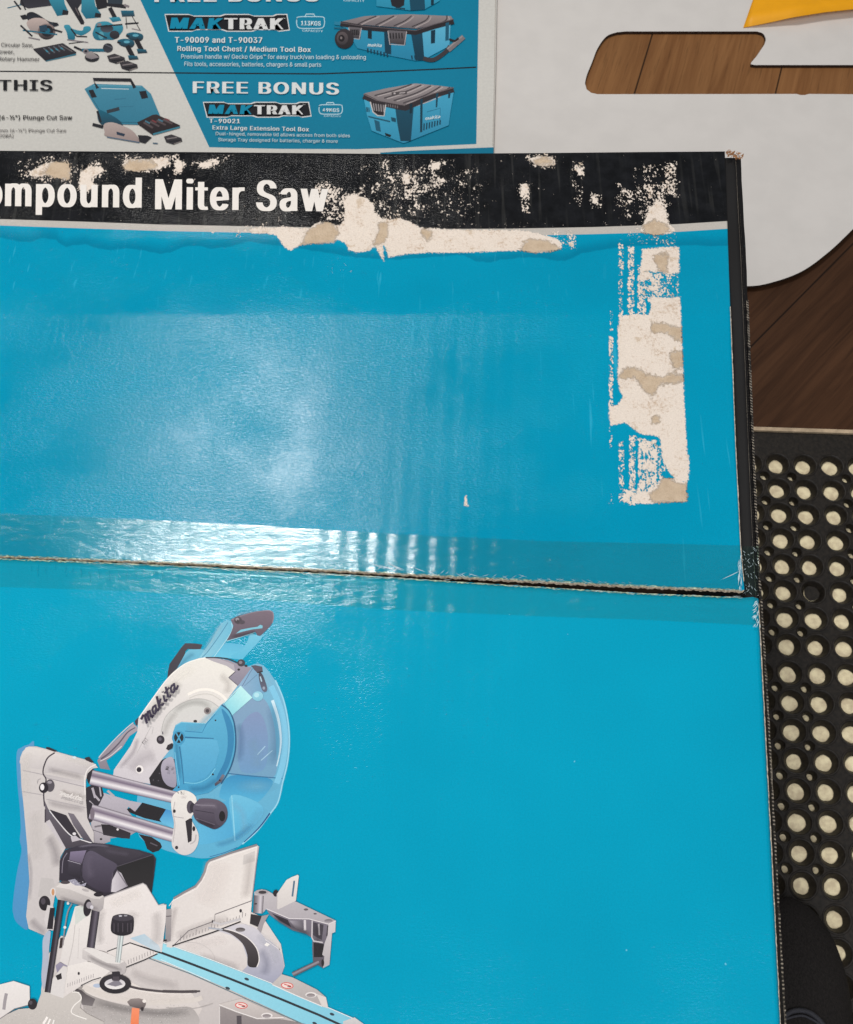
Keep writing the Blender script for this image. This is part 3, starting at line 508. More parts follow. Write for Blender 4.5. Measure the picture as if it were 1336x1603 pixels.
n	410	114,227 114,0 53,0 53,379 112,379 112,287 102,287 116,319 132,344 152,362 175,374 200,382 227,384 252,383 275,377 295,369 313,356 328,340 341,321 350,298 355,271 357,240 357,0 296,0 296,235 293,263 286,286 273,304 256,318 235,326 210,329 192,328 176,324 161,317 147,308 136,297 126,283 119,266 115,248
o	415	207,-8 174,-5 144,3 117,16 93,35 72,58 56,85 44,116 37,150 34,187 37,225 44,260 56,291 72,318 93,341 117,360 144,374 174,382 207,384 241,382 271,374 299,360 323,341 343,318 359,291 371,260 379,225 381,187 379,150 371,116 359,85 343,58 323,35 299,16 271,3 241,-5|207,46 231,49 252,55 270,66 285,80 298,97 307,117 314,139 318,163 319,187 318,212 314,236 307,258 298,278 285,296 270,310 252,321 231,328 207,330 184,328 163,321 145,310 130,296 118,278 108,258 102,236 98,212 96,187 98,163 102,139 108,117 118,97 130,80 145,66 163,55 184,49
p	424	53,-143 53,379 112,379 112,319 123,327 130,336 137,346 147,355 158,364 171,373 188,379 207,383 229,384 259,382 287,374 313,361 335,342 354,320 370,293 381,261 388,227 390,189 388,151 381,116 370,84 355,57 336,34 313,16 288,3 260,-6 229,-8 208,-7 189,-3 173,4 159,12 147,21 138,31 130,41 124,50 118,59 114,-143|220,47 242,49 262,55 279,66 294,80 306,97 316,117 323,139 327,163 328,189 327,215 323,239 316,261 307,281 295,298 280,311 262,322 243,328 220,330 198,328 178,322 161,312 147,299 134,282 125,263 118,241 114,216 113,189 114,162 118,138 125,115 135,95 147,78 162,65 179,55 198,49
r	259	53,0 53,379 112,379 112,321 124,339 137,354 152,367 171,377 191,383 213,385 229,384 243,384 243,322 230,324 215,326 190,324 174,321 159,315 146,306 135,296 126,284 119,269 115,254 114,237 114,0
s	365	182,-8 157,-7 133,-3 112,3 93,12 76,24 62,38 50,54 41,73 36,94 94,107 101,87 111,72 124,60 141,52 160,47 181,45 206,47 227,53 244,62 258,74 265,88 268,103 266,115 262,126 254,136 243,144 229,150 212,155 149,170 118,180 92,192 72,208 58,227 50,249 47,274 49,295 55,314 65,332 79,347 95,360 115,370 137,378 161,383 187,384 212,383 234,379 254,372 271,363 286,352 299,339 309,324 318,308 324,290 268,277 262,291 254,304 243,316 228,325 210,331 187,333 166,331 147,326 131,317 119,305 111,292 109,277 110,264 115,253 124,243 136,235 152,229 172,223 229,209 261,200 287,187 306,171 320,153 328,131 331,107 329,85 323,65 312,47 298,31 281,18 260,6 236,-2 210,-7
t	227	204,379 204,327 6,327 6,379|65,471 126,471 126,98 127,83 130,70 136,61 144,55 156,51 170,50 185,51 202,54 213,2 200,-2 192,-3 176,-4 138,-1 113,7 92,21 77,41 68,64 65,93
u	410	182,-5 158,-3 135,2 115,11 97,23 82,39 69,59 60,82 54,109 53,139 53,379 114,379 114,144 116,117 124,94 137,75 154,61 175,53 200,50 218,51 234,55 249,62 263,71 274,83 283,97 290,113 295,132 296,153 296,379 357,379 357,0 298,0 298,92 307,92 294,60 277,35 257,17 234,5 209,-3
v	389	163,0 17,379 84,379 165,155 173,132 180,110 187,87 193,64 199,42 206,21 184,21 191,42 197,64 203,87 209,110 216,132 224,155 305,379 371,379 226,0
w	567	138,0 23,379 87,379 133,214 140,190 147,164 154,137 161,107 168,75 175,41 165,41 172,74 179,105 186,135 192,163 199,189 206,214 252,379 316,379 362,214 368,189 375,163 382,136 388,106 395,75 402,41 391,41 399,75 406,106 413,135 420,163 427,189 434,214 480,379 545,379 429,0 368,0 319,172 305,225 300,243 295,262 291,280 277,338 291,338 277,280 263,225 258,207 253,189 248,172 199,0
x	379	21,0 171,218 171,171 29,379 100,379 147,306 159,287 170,270 179,253 188,237 198,221 207,206 175,206 185,221 194,237 202,253 211,270 222,287 233,306 282,379 352,379 209,169 209,214 358,0 287,0 231,85 219,103 209,120 200,136 191,152 182,167 173,182 205,182 195,167 187,152 178,136 170,120 160,103 148,85 91,0
y	389	47,-139 61,-86 71,-87 83,-89 94,-90 104,-89 113,-86 122,-81 130,-74 138,-64 145,-51 151,-36 163,-1 17,379 84,379 165,155 173,132 180,109 187,87 193,64 199,42 206,21 184,21 190,42 196,64 202,87 209,110 216,132 224,155 305,379 371,379 204,-58 196,-77 187,-93 177,-107 165,-119 153,-128 139,-136 125,-141 109,-144 91,-145 82,-145 73,-144 65,-143 57,-142
½	585	148,509 148,231 94,231 94,462 25,412 25,466 82,509|61,0 410,509 468,509 119,0|364,0 364,37 458,137 469,149 479,160 487,170 492,180 496,190 497,201 496,211 491,220 484,227 475,232 465,235 455,236 444,235 434,232 426,226 419,219 416,209 414,198 362,198 365,222 374,242 389,258 409,271 431,278 456,280 482,278 505,270 524,258 538,242 546,223 549,202 547,184 544,175 539,165 532,154 523,141 512,127 497,110 479,90 440,49 553,46 553,0
™	424	289,326 209,509 242,509 298,375 354,509 387,509 307,326|202,326 202,509 235,509 235,326|361,326 361,509 394,509 394,326|82,326 82,492 115,492 115,326|27,480 27,509 170,509 170,480"""

GL = {}
for row in FONT.split('\n'):
    ch, adv, d = row.split('\t'); ch = '"' if ch == 'DQ' else ch
    GL[ch] = (int(adv)/1000, [[tuple(float(v)/1000 for v in q.split(',')) for q in r.split(' ')] for r in d.split('|') if r])
_gc = {}
def glyphs(body, bold, shear, space):
    k = (body, bold, shear, space)
    if k in _gc: return _gc[k]
    V, F, x = [], [], 0.0
    for ch in body:
        adv, rings = GL[ch]
        if rings:
            kk = (ch, bold)
            if kk not in _gc:
                cu = bpy.data.curves.new('t', 'CURVE'); cu.dimensions = '2D'; cu.fill_mode = 'BOTH'; cu.offset = bold
                for ring in rings:
                    sp = cu.splines.new('POLY'); sp.points.add(len(ring)-1); sp.use_cyclic_u = True
                    for i, p in enumerate(ring): sp.points[i].co = (p[0], p[1], 0, 1)
                o = bpy.data.objects.new('t', cu); COL.objects.link(o)
                me = bpy.data.meshes.new_from_object(o.evaluated_get(bpy.context.evaluated_depsgraph_get()))
                _gc[kk] = ([tuple(v.co[:2]) for v in me.vertices], [list(p.vertices) for p in me.polygons])
                bpy.data.objects.remove(o); bpy.data.curves.remove(cu); bpy.data.meshes.remove(me)
            v, f = _gc[kk]; b = len(V); V += [(a+x+shear*c, c) for a, c in v]; F += [[b+i for i in q] for q in f]
        x += adv+max(bold, 0)*1.7+space
    _gc[k] = (V, F); return V, F

# ---------------------------------------------------------------- promotional sign (top left)
ZS = .0265
TA = lambda p: (p[0]/3.34, p[1]/3.34)
TB = lambda p: (380+p[0]/3.34, p[1]/3.34)
sg_root = empty('promotional_sign', P(300, 100, ZB), 'white and teal printed promotion sign lying behind the big teal carton, top left', 'sign')
sg_px = [(-760, -420), (788, -420), (778, 0), (776, 120), (773, 229), (773, 330), (-700, 320)]
child(slab('backing', XY(sg_px, ZS), ZB+.0003, ZS, plain('sign_board_white', (212, 209, 202), .6, 300, .04, .1), M['kraft']), sg_root)
a = Art(ZS+.00003)
a.poly([(178, -90), (755, -90), (749.8, 0), (748, 105), (746, 225.5), (690, 228), (620, 231.5), (560, 233.5), (440, 233), (328, 230.5)], (0, 130, 164), (0, 126, 158))
a.stroke([(-400, 110), (0, 111.7), (120, 112.6), (275, 114.2), (380, 115), (500, 115.6), (600, 112), (680, 108.5), (746, 105.3)], 2.1, (22, 24, 28))
a.poly([(595, 239), (640, 236), (700, 233.5), (773, 230.5), (773, 245), (600, 246)], (0, 120, 152))
a.stroke([(776.5, -200), (776, 0), (774.5, 120), (771.8, 229)], .8, (160, 150, 140))
a.build('printed_field', M['poster'], sg_root)
# tool pictures
t = Art(ZS+.0002, .000006)
dk, tl, gy, lt = (38, 38, 44), (62, 150, 172), (132, 124, 128), (185, 182, 180)
td = (30, 104, 128)
def pa(pts, c, c1=None, sm=False, d=(0, 1)): t.poly(pts, c, c1, d, sm, TA)
def pb(pts, c, c1=None, sm=False, d=(0, 1)): t.poly(pts, c, c1, d, sm, TB)
def sa(pts, w, c, sm=False, w1=None): t.stroke(pts, w, c, TA, sm, w1)
def sb(pts, w, c, sm=False, w1=None): t.stroke(pts, w, c, TB, sm, w1)
# reciprocating saw and the tools of the top row
pa([(110, -30), (130, -60), (260, -60), (270, 30), (150, 45), (105, 25)], dk, (60, 58, 66))
sa([(40, 42), (110, 25)], 5, td); sa([(75, 5), (110, 50)], 9, dk); sa([(110, -5), (135, 52)], 7, dk)
pa([(240, -40), (330, -40), (340, 20), (358, 60), (352, 76), (300, 84), (270, 30)], tl, td)
pa([(330, 50), (360, 58), (356, 78), (325, 78)], dk)
pa([(320, -40), (430, -40), (432, 10), (405, 50), (440, 110), (440, 128), (424, 128), (370, 40)], (50, 50, 58), dk)
sa([(400, 45), (436, 122)], 16, dk); sa([(395, 40), (415, 80)], 5, (110, 100, 100))
pa([(430, -30), (490, -30), (500, 30), (528, 70), (528, 92), (450, 98), (425, 60)], tl, td)
pa([(500, 66), (530, 72), (528, 92), (495, 90)], dk); pa([(490, -30), (560, -40), (560, 40), (510, 50)], dk)
sa([(540, 20), (660, 35)], 20, dk); sa([(650, 25), (676, 36)], 12, gy); sa([(575, 40), (606, 100)], 22, dk)
pa([(560, -40), (650, -40), (640, 22), (565, 18)], (48, 60, 70)); pa([(570, 92), (625, 88), (636, 108), (590, 116)], tl, td)
pa([(632, 55), (700, 55), (706, 85), (640, 88)], td, (50, 60, 70)); sa([(660, 90), (665, 150)], 4, dk); sa([(692, 85), (735, 160)], 4, dk)
sa([(655, 125), (725, 120)], 9, dk); sa([(690, 150), (738, 160)], 5, gy)
# circular saw
t.build('tool_picture', M['poster'], sg_root); t = Art(ZS+.0002+.00010*1, .000006)
pa([(140, 75), (165, 62), (200, 75), (255, 110), (300, 120), (305, 135), (260, 140), (230, 100), (180, 98), (150, 110)], dk, (52, 60, 70), True)
pa([(140, 120), (175, 95), (235, 100), (262, 140), (225, 180), (170, 168)], (200, 180, 172), (150, 138, 135), True)
t.ell((245, 165), 46, 42, (150, 130, 125), dk, TA); t.ell((248, 162), 32, 30, dk, None, TA); t.ell((250, 160), 14, 12, td, None, TA)
pa([(105, 82), (135, 75), (150, 98), (120, 104)], dk); pa([(205, 135), (245, 128), (250, 160), (210, 166)], (44, 70, 88))
sa([(120, 158), (300, 180)], 7, td); sa([(108, 132), (170, 190)], 9, dk); sa([(150, 196), (210, 208)], 7, gy); sa([(262, 150), (326, 168)], 10, dk); sa([(280, 128), (302, 125)], 14, dk)
# jigsaw
t.build('tool_picture', M['poster'], sg_root); t = Art(ZS+.0002+.00010*2, .000006)
pa([(335, 135), (362, 130), (380, 150), (430, 160), (440, 140), (470, 138), (474, 158), (430, 185), (395, 178), (392, 205), (360, 208), (350, 170)], tl, td, True)
sa([(372, 150), (400, 188)], 8, dk); sa([(352, 208), (462, 222)], 6, gy); sa([(360, 228), (440, 218)], 5, dk); sa([(400, 190), (456, 192)], 7, dk)
# grinder/router pair
t.build('tool_picture', M['poster'], sg_root); t = Art(ZS+.0002+.00010*3, .000006)
pa([(510, 118), (560, 112), (600, 130), (640, 130), (640, 165), (600, 205), (560, 208), (505, 208), (485, 180), (495, 145)], tl, td, True)
t.ell((560, 150), 34, 20, dk, (80, 86, 96), TA); t.ell((600, 182), 26, 22, (60, 58, 64), dk, TA); t.ell((530, 185), 14, 20, (90, 160, 176), None, TA); sa([(505, 140), (640, 128)], 8, dk); sa([(500, 168), (560, 200)], 8, dk); t.ell((520, 128), 12, 8, gy, None, TA)
# impact drivers
t.build('tool_picture', M['poster'], sg_root); t = Art(ZS+.0002+.00010*4, .000006)
for ox, oy in ((0, 0), (-46, 34)):
    T2 = lambda p: TA((p[0]+ox, p[1]+oy))
    t.poly([(662, 178), (700, 168), (742, 178), (750, 196), (735, 214), (700, 212), (672, 200)], td, dk, (0, 1), True, T2)
    t.stroke([(712, 205), (742, 262)], 24, dk, T2); t.poly([(715, 255), (764, 258), (772, 276), (722, 280)], td, dk, (0, 1), False, T2)
    t.stroke([(660, 186), (678, 190)], 9, dk, T2); t.ell((710, 185), 16, 7, (96, 170, 190), None, T2)
# charger tray
t.build('tool_picture', M['poster'], sg_root); t = Art(ZS+.0002+.00010*5, .000006)
pa([(175, 255), (330, 225), (400, 272), (398, 282), (240, 320), (178, 262)], (58, 56, 62), dk); pa([(240, 318), (398, 280), (398, 288), (240, 322)], (60, 120, 140))
for k in range(4): sa([(228+k*26, 250-k*4), (262+k*26, 282-k*6)], 7, (96, 100, 108)); sa([(240+k*26, 262-k*4), (252+k*26, 272-k*5)], 7, (70, 140, 160))
sa([(320, 236), (380, 270)], 5, (110, 105, 105))
# angle grinder
t.build('tool_picture', M['poster'], sg_root); t = Art(ZS+.0002+.00010*6, .000006)
sa([(388, 244), (450, 272)], 11, dk); sa([(430, 262), (560, 262)], 16, td); t.ell((565, 250), 26, 24, dk, (64, 66, 74), TA); t.ell((482, 300), 38, 24, dk, None, TA); pa([(448, 275), (480, 268), (520, 300), (480, 310), (450, 300)], (160, 152, 148), gy); sa([(548, 232), (590, 250)], 6, (90, 92, 100)); t.ell((450, 268), 15, 14, gy, None, TA); t.ell((450, 268), 8, 7, dk, None, TA)
# batteries
t.build('tool_picture', M['poster'], sg_root); t = Art(ZS+.0002+.00010*7, .000006)
for ox, oy in ((0, 0), (66, 37), (298, 422)):
    T2 = lambda p: TA((p[0]+ox, p[1]+oy))
    t.poly([(560, 292), (600, 280), (652, 300), (656, 318), (610, 334), (572, 322)], (66, 62, 66), dk, (0, 1), False, T2)
    t.stroke([(575, 304), (630, 296)], 6, (130, 122, 122), T2); t.stroke([(585, 318), (645, 312)], 5, (24, 24, 28), T2); t.stroke([(612, 330), (650, 318)], 3, (150, 140, 135), T2)
# plunge saw case
t.build('tool_picture', M['poster'], sg_root); t = Art(ZS+.0002+.00010*8, .000006)
pa([(443, 465), (490, 438), (742, 447), (790, 490), (852, 640), (830, 655), (640, 650), (600, 640), (540, 610), (500, 560)], (70, 140, 165), (52, 126, 152))
sa([(455, 470), (530, 590), (640, 640), (845, 640)], 3, (36, 90, 112)); sa([(490, 447), (740, 452)], 4, (100, 165, 184))
sa([(512, 462), (488, 415), (684, 418), (706, 460)], 17, dk); sa([(530, 462), (675, 466)], 4, (200, 215, 220))
pa([(463, 472), (488, 468), (508, 508), (482, 512)], dk); pa([(728, 478), (764, 474), (776, 512), (742, 518)], dk)
sa([(600, 520), (660, 515)], 3, (50, 110, 135)); sa([(610, 560), (700, 555)], 2, (50, 110, 135))
# plunge saw
t.build('tool_picture', M['poster'], sg_root); t = Art(ZS+.0002+.00010*9, .000006)
pa([(510, 600), (520, 575), (560, 590), (620, 625), (640, 660), (560, 660), (520, 640)], td, (36, 60, 76), True); sa([(560, 585), (625, 568)], 18, (52, 62, 70)); sa([(510, 580), (528, 640)], 12, dk)
pa([(545, 650), (590, 640), (660, 665), (700, 690), (730, 735), (700, 738), (560, 712), (548, 690)], (190, 172, 166), (160, 142, 138), True)
sa([(485, 650), (540, 664)], 16, dk); sa([(560, 716), (730, 745)], 6, (90, 110, 130)); pa([(722, 706), (770, 708), (795, 718), (760, 750), (730, 742)], dk); pa([(610, 688), (655, 700), (650, 714), (612, 704)], (44, 60, 80)); sa([(800, 748), (826, 750)], 6, (70, 100, 120))
# tray by the case
t.build('tool_picture', M['poster'], sg_root); t = Art(ZS+.0002+.00010*10, .000006)
pa([(718, 640), (800, 600), (820, 598), (942, 655), (940, 668), (800, 706), (725, 652)], (56, 46, 48), (38, 32, 36)); pa([(800, 698), (942, 660), (942, 668), (802, 707)], (60, 130, 150))
for k in range(4): sa([(752+k*34, 640-k*5), (800+k*34, 668-k*7)], 10, (90, 78, 80)); sa([(760+k*34, 632-k*4), (785+k*34, 645-k*5)], 8, (72, 120, 140) if k % 2 == 0 else (120, 60, 64))
# rolling chest
t.build('tool_picture', M['poster'], sg_root); t = Art(ZS+.0002+.00010*11, .000006)
sb([(480, 120), (515, 125), (560, 150)], 18, (40, 130, 160)); sb([(478, 145), (540, 148)], 8, td)
pb([(540, 140), (920, 168), (948, 312), (905, 318), (740, 285), (600, 252), (570, 200)], (46, 150, 184), (38, 132, 168))
pb([(915, 175), (1088, 125), (1082, 240), (948, 312)], (96, 182, 212), (66, 160, 196))
pb([(880, 170), (940, 172), (950, 300), (945, 316), (905, 316)], (20, 70, 92), (16, 56, 74))
pb([(508, 115), (640, 84), (870, 74), (1090, 84), (1104, 108), (910, 150), (700, 135), (520, 120)], (150, 140, 140), (112, 104, 108))
for k in range(5): sb([(600+k*95, 128+k*4), (640+k*105, 108), (700+k*92, 84-k*1)], 6, (70, 64, 68), True); sb([(618+k*95, 132+k*4), (655+k*105, 112), (716+k*90, 86)], 5, (176, 164, 162), True)
sb([(512, 124), (640, 146), (780, 158), (905, 170), (1000, 140), (1104, 112)], 26, (44, 40, 44)); sb([(512, 118), (640, 138), (780, 150), (905, 160), (1000, 128), (1104, 100)], 4, (96, 88, 92))
pb([(655, 150), (676, 152), (676, 205), (655, 200)], (22, 40, 50)); pb([(740, 165), (775, 168), (778, 285), (745, 278)], (18, 60, 80)); pb([(985, 160), (1008, 155), (1006, 225), (985, 228)], (14, 50, 68)); pb([(1062, 120), (1080, 116), (1078, 210), (1060, 214)], (30, 90, 115))
for k in range(7): sb([(655+k*17, 252+k*4), (655+k*17, 272+k*4)], 8, (16, 60, 80))
for k in range(3): sb([(884+k*16, 290), (888+k*16, 312)], 7, (16, 60, 80))
for x0, x1, y0, y1 in ((555, 622, 140, 205), (760, 858, 158, 236)):
    pb([(x0, y0), (x1, y0+6), (x1-6, y1), (x0+8, y1-10)], (110, 104, 108), (60, 56, 60)); sb([(x0, y0+4), (x0+10, y1-4), (x1-12, y1), (x1, y0+6)], 4, (190, 184, 184))
    for k in range(5): sb([(x0+12+k*(x1-x0-22)/5, y0+14), (x0+14+k*(x1-x0-22)/5, y0+44)], 6, (28, 26, 30))
t.ell((532, 203), 50, 52, (58, 52, 56), (40, 36, 40), TB); t.ell((522, 200), 30, 34, (96, 86, 88), (60, 56, 60), TB); t.ell((518, 200), 16, 18, (36, 32, 36), None, TB); t.ell((516, 198), 6, 7, (130, 120, 120), None, TB)
sb([(945, 305), (1000, 312), (1065, 268), (1085, 240)], 22, (62, 56, 60), True); sb([(1075, 262), (1156, 192)], 26, (128, 120, 122)); sb([(1070, 256), (1150, 188)], 6, (160, 152, 152)); sb([(1080, 205), (1110, 215), (1130, 200)], 12, (40, 36, 40))
# deep box
t.build('tool_picture', M['poster'], sg_root); t = Art(ZS+.0002+.00010*12, .000006)
pb([(632, 500), (850, 570), (855, 745), (840, 748), (780, 725), (676, 684), (650, 600)], (70, 172, 205), (52, 150, 186))
pb([(850, 572), (1106, 470), (1085, 600), (1078, 655), (855, 745)], (70, 168, 202), (46, 140, 176))
pb([(798, 560), (895, 560), (880, 738), (826, 738), (808, 640)], (24, 78, 100), (18, 66, 86))
pb([(636, 488), (750, 462), (905, 436), (1030, 448), (1104, 458), (1090, 480), (850, 560), (800, 545), (700, 528)], (158, 148, 148), (118, 110, 112))
for k in range(5): sb([(690+k*50, 500+k*13), (800+k*52, 470+k*9), (885+k*50, 440+k*4)], 7, (78, 72, 76), True); sb([(706+k*50, 503+k*13), (815+k*52, 474+k*9), (898+k*50, 443+k*4)], 4, (190, 180, 178), True)
sb([(780, 490), (860, 484)], 16, (84, 78, 80)); sb([(790, 489), (800, 488)], 7, (200, 190, 190)); sb([(820, 487), (850, 484)], 4, (200, 190, 190))
sb([(632, 502), (700, 535), (820, 560), (850, 566), (1000, 500), (1104, 468)], 28, (52, 46, 50)); sb([(632, 492), (700, 524), (830, 548), (1000, 488), (1104, 458)], 4, (120, 110, 112))
for k in range(6): sb([(750+k*12, 542+k*2), (750+k*12, 556+k*2)], 5, (120, 112, 114))
pb([(930, 520), (942, 516), (940, 690), (928, 692)], (20, 64, 82)); pb([(1012, 490), (1024, 486), (1018, 560), (1010, 562)], (24, 72, 92)); pb([(874, 545), (888, 540), (886, 590), (874, 594)], (16, 46, 60)); pb([(1076, 480), (1090, 476), (1084, 512), (1074, 514)], (20, 60, 78))
for k in range(7): sb([(950+k*14, 645-k*3), (948+k*14, 682-k*5)], 7, (18, 62, 82))
sb([(965, 585), (1035, 565), (1030, 640)], 3, (30, 100, 130)); pb([(688, 625), (716, 636), (724, 690), (698, 682)], (30, 92, 118)); pb([(744, 694), (778, 706), (772, 718), (748, 710)], (20, 30, 36)); pb([(775, 612), (802, 618), (802, 640), (780, 634)], (24, 78, 100)); pb([(655, 605), (772, 632), (772, 640), (660, 614)], (28, 84, 106)); sb([(650, 560), (652, 585)], 8, (30, 80, 100)); sb([(660, 562), (662, 586)], 6, (30, 80, 100))
pb([(665, 530), (748, 545), (745, 605), (705, 600), (680, 580)], (44, 40, 44)); sb([(668, 532), (682, 585), (706, 604), (740, 606), (748, 548)], 6, (205, 200, 198))
for k in range(5): sb([(684+k*13, 540+k*2), (690+k*12, 578+k*2)], 6, (150, 144, 146))
# foot of a third box, cut by the picture edge
t.build('tool_picture', M['poster'], sg_root); t = Art(ZS+.0002+.00010*13, .000006)
pb([(700, -40), (1030, -40), (1030, 5), (950, 50), (880, 55), (700, 32)], (52, 158, 190), (40, 140, 172)); pb([(870, -40), (950, -40), (955, 50), (878, 55)], (22, 74, 96)); pb([(985, -40), (1002, -40), (1000, 24), (985, 28)], (14, 50, 66)); pb([(765, -40), (850, -40), (845, 28), (815, 44), (780, 30)], dk); sb([(800, 40), (850, 46)], 7, (20, 60, 78))
t.build('tool_picture', M['poster'], sg_root)
# badges
def badge(x0, y0, x1, y1, sk):
    g = Art(ZS+.0002)
    def o(e):
        n = 8; top = []; bot = []
        for i, (u, v) in enumerate(((0, 0), (.20, 0), (.24, .12), (.46, .12), (.50, 0), (.70, 0), (.74, .12), (.9, .12), (.93, 0), (1, 0))): top.append((u, v))
        w_, h_ = x1-x0, y1-y0
        up = [(x0+u*w_-e, y0+v*h_*.9-e) for u, v in top]; up[-1] = (x1+e, y0-e)
        dn = [(x0+sk+u*(w_-sk)+(e if u > .5 else -e), y1-v*h_*.9+e) for u, v in top][::-1]
        dn[0] = (x1+4+e, y1-2+e); return up+dn
    g.poly(o(2.1), (226, 226, 224)); g.poly(o(.7), (24, 26, 32)); g.build('logo_badge', M['poster'], sg_root)
badge(260, 24, 448, 47.5, 6); badge(320, 161.5, 482, 182, 6)
def icon(x, y, w_, h_, txt):
    g = Art(ZS+.0002); wh = (190, 222, 232)
    ring = smooth([(x, y+h_*.3), (x+w_*.06, y+h_*.14), (x+w_*.5, y+h_*.12), (x+w_*.94, y+h_*.14), (x+w_, y+h_*.3), (x+w_, y+h_*.62), (x+w_*.9, y+h_*.84), (x+w_*.5, y+h_*.86), (x+w_*.1, y+h_*.84), (x, y+h_*.62)], True, 3)
    g.stroke(ring+[ring[0], ring[1]], 1.3, wh); g.stroke([(x+w_*.3, y+h_*.12), (x+w_*.34, y-h_*.04), (x+w_*.62, y-h_*.04), (x+w_*.66, y+h_*.12)], 1.5, wh)
    g.text(txt, x+w_*.15, y+h_*.66, x+w_*.87, h_*.27, (222, 238, 242), .02, .03); g.text('CAPACITY', x+w_*.2, y+h_*1.06, x+w_*.95, h_*.13, wh, .03, .02); g.build('capacity_icon', M['poster'], sg_root)
icon(465, 23, 43, 25, '113KGS'); icon(500, 161.5, 36, 20, '49KGS')
g = Art(ZS+.0002); g.text('CAPACITY', 538, 2, 571, 4, (190, 222, 232), .03, .02); g.build('capacity_icon', M['poster'], sg_root)
l = Art(ZS+.0020, .00001)
wt = (226, 228, 226); bl = (26, 26, 30)
l.text('FREE BONUS', 242, 3, 500, 21, wt, -.004, .036); l.text('FREE BONUS', 302, 145.5, 531, 18, wt, .010, .036)
for (x, y, x1, cap, xm) in ((266, 45.3, 448, 17.2, .5), (326, 178.6, 479, 14.2, .5)):
    m_ = x+(x1-x)*.46
    l.text('MAK', x, y-.6, m_, cap, (0, 138, 172), .012, .06, .12); l.text('TRAK', m_+1.5, y+.2, x1-4, cap, (228, 228, 226), .004, .06, .0)
l.text('™', 443, 31, 447, 3, wt); l.text('™', 474, 166, 478, 3, wt)
l.text('T-90009 and T-90037', 274, 66.6, 411, 8.6, wt, .003, .03); l.text('Rolling Tool Chest / Medium Tool Box', 278, 79.6, 487, 7.6, wt, .008, .022)
l.text('Premium handle w/ Gecko Grips™ for easy truck/van loading & unloading', 284, 91.6, 573, 6.6, (206, 224, 228), .004, .006)
l.text('Fits tools, accessories, batteries, chargers & small parts', 289, 103.2, 503, 6.6, (206, 224, 228), .006, .006)
l.text('T-90021', 328, 192.4, 376, 6.6, wt, .01, .03); l.text('Extra Large Extension Tool Box', 333, 202.6, 484, 6.4, wt, .02, .022)
l.text('Dual-hinged, removable lid allows access from both sides', 338, 211.6, 548, 5.2, (206, 224, 228), .016, .006)
l.text('Storage Tray designed for batteries, charger & more', 342, 221, 529, 5.2, (206, 224, 228), .014, .006)
l.text('BUY THIS', -84, 141, 82, 16.5, bl, .004, .03)
l.text('Circular Saw,', 2, 73, 52, 6.2, (84, 80, 80), .01, .004); l.text('Blower,', -9, 83.6, 22.5, 6.2, (84, 80, 80), .01, .004); l.text('18V Rotary Hammer', -22, 94.6, 62, 6.2, (84, 80, 80), .012, .004)
l.text('165mm (6-½") Plunge Cut Saw', -42, 187, 113, 6.8, (52, 48, 48), .002, .018); l.text('Cordless 165mm (6-½") Plunge Cut Saw', -52, 206.5, 104, 5.2, (112, 106, 104), .002, .004); l.text('(DSP600RA)', -24, 214.6, 21, 5.2, (112, 106, 104), .01, .004)
for (x, y, x1, cap, an) in ((575.5, 72.6, 598, 5, .05), (666, 188, 690, 5, -.14)): l.text('makita', x, y, x1, cap, (214, 232, 236), an, .035, .3)
l.build('lettering', M['poster'], sg_root)

# ---------------------------------------------------------------- the big carton
box = empty('cardboard_box', P(600, 900, 0), 'big teal miter saw carton with torn black band and taped lid seam', 'carton')
ytop = PL([(-700, 232), (0, 236), (300, 238), (620, 241), (850, 239.5), (1000, 238), (1135, 237)])
xr_u = PL([(237, 1135), (480, 1143.5), (700, 1152), (860, 1160), (925, 1166)])
ys_u = PL([(-700, 838), (0, 870), (300, 881), (560, 894), (800, 907), (1000, 917), (1166, 924)])
ys_l = PL([(-700, 842), (0, 874.5), (300, 887), (560, 901), (800, 916.5), (1000, 929), (1120, 934), (1187, 936)])
xr_l = PL([(930, 1187), (1100, 1196), (1350, 1209), (1603, 1222), (1800, 1231)])
band = PL([(-700, 326), (0, 343), (130, 347), (250, 351.5), (400, 354.5), (560, 357), (700, 358.5), (800, 358), (930, 355.5), (1060, 351), (1140, 346)])
band2 = PL([(-700, 336), (0, 353), (130, 357.5), (250, 361.5), (400, 364.5), (560, 368), (700, 370), (800, 369.5), (930, 366.5), (1060, 363), (1140, 358)])
def z_up(x, y):                      # the lid is a little proud along the seam and wavy where the flutes are crushed
    d = ys_u(x)-y
    q = min(1, max(0, (492-y)/118.0)); q = q*q*(3-2*q)*.5+q*.5      # the far part of the lid bows; its sag is shaped to darken it
    return ZT + .0006*math.exp(-max(d, 0)/24.0) + .0003*math.sin(x*.011+1)*math.sin(y*.009) - .0085*q
def z_lo(x, y):
    d = y-ys_l(x)
    return ZT + .0005*math.exp(-max(d, 0)/20.0)
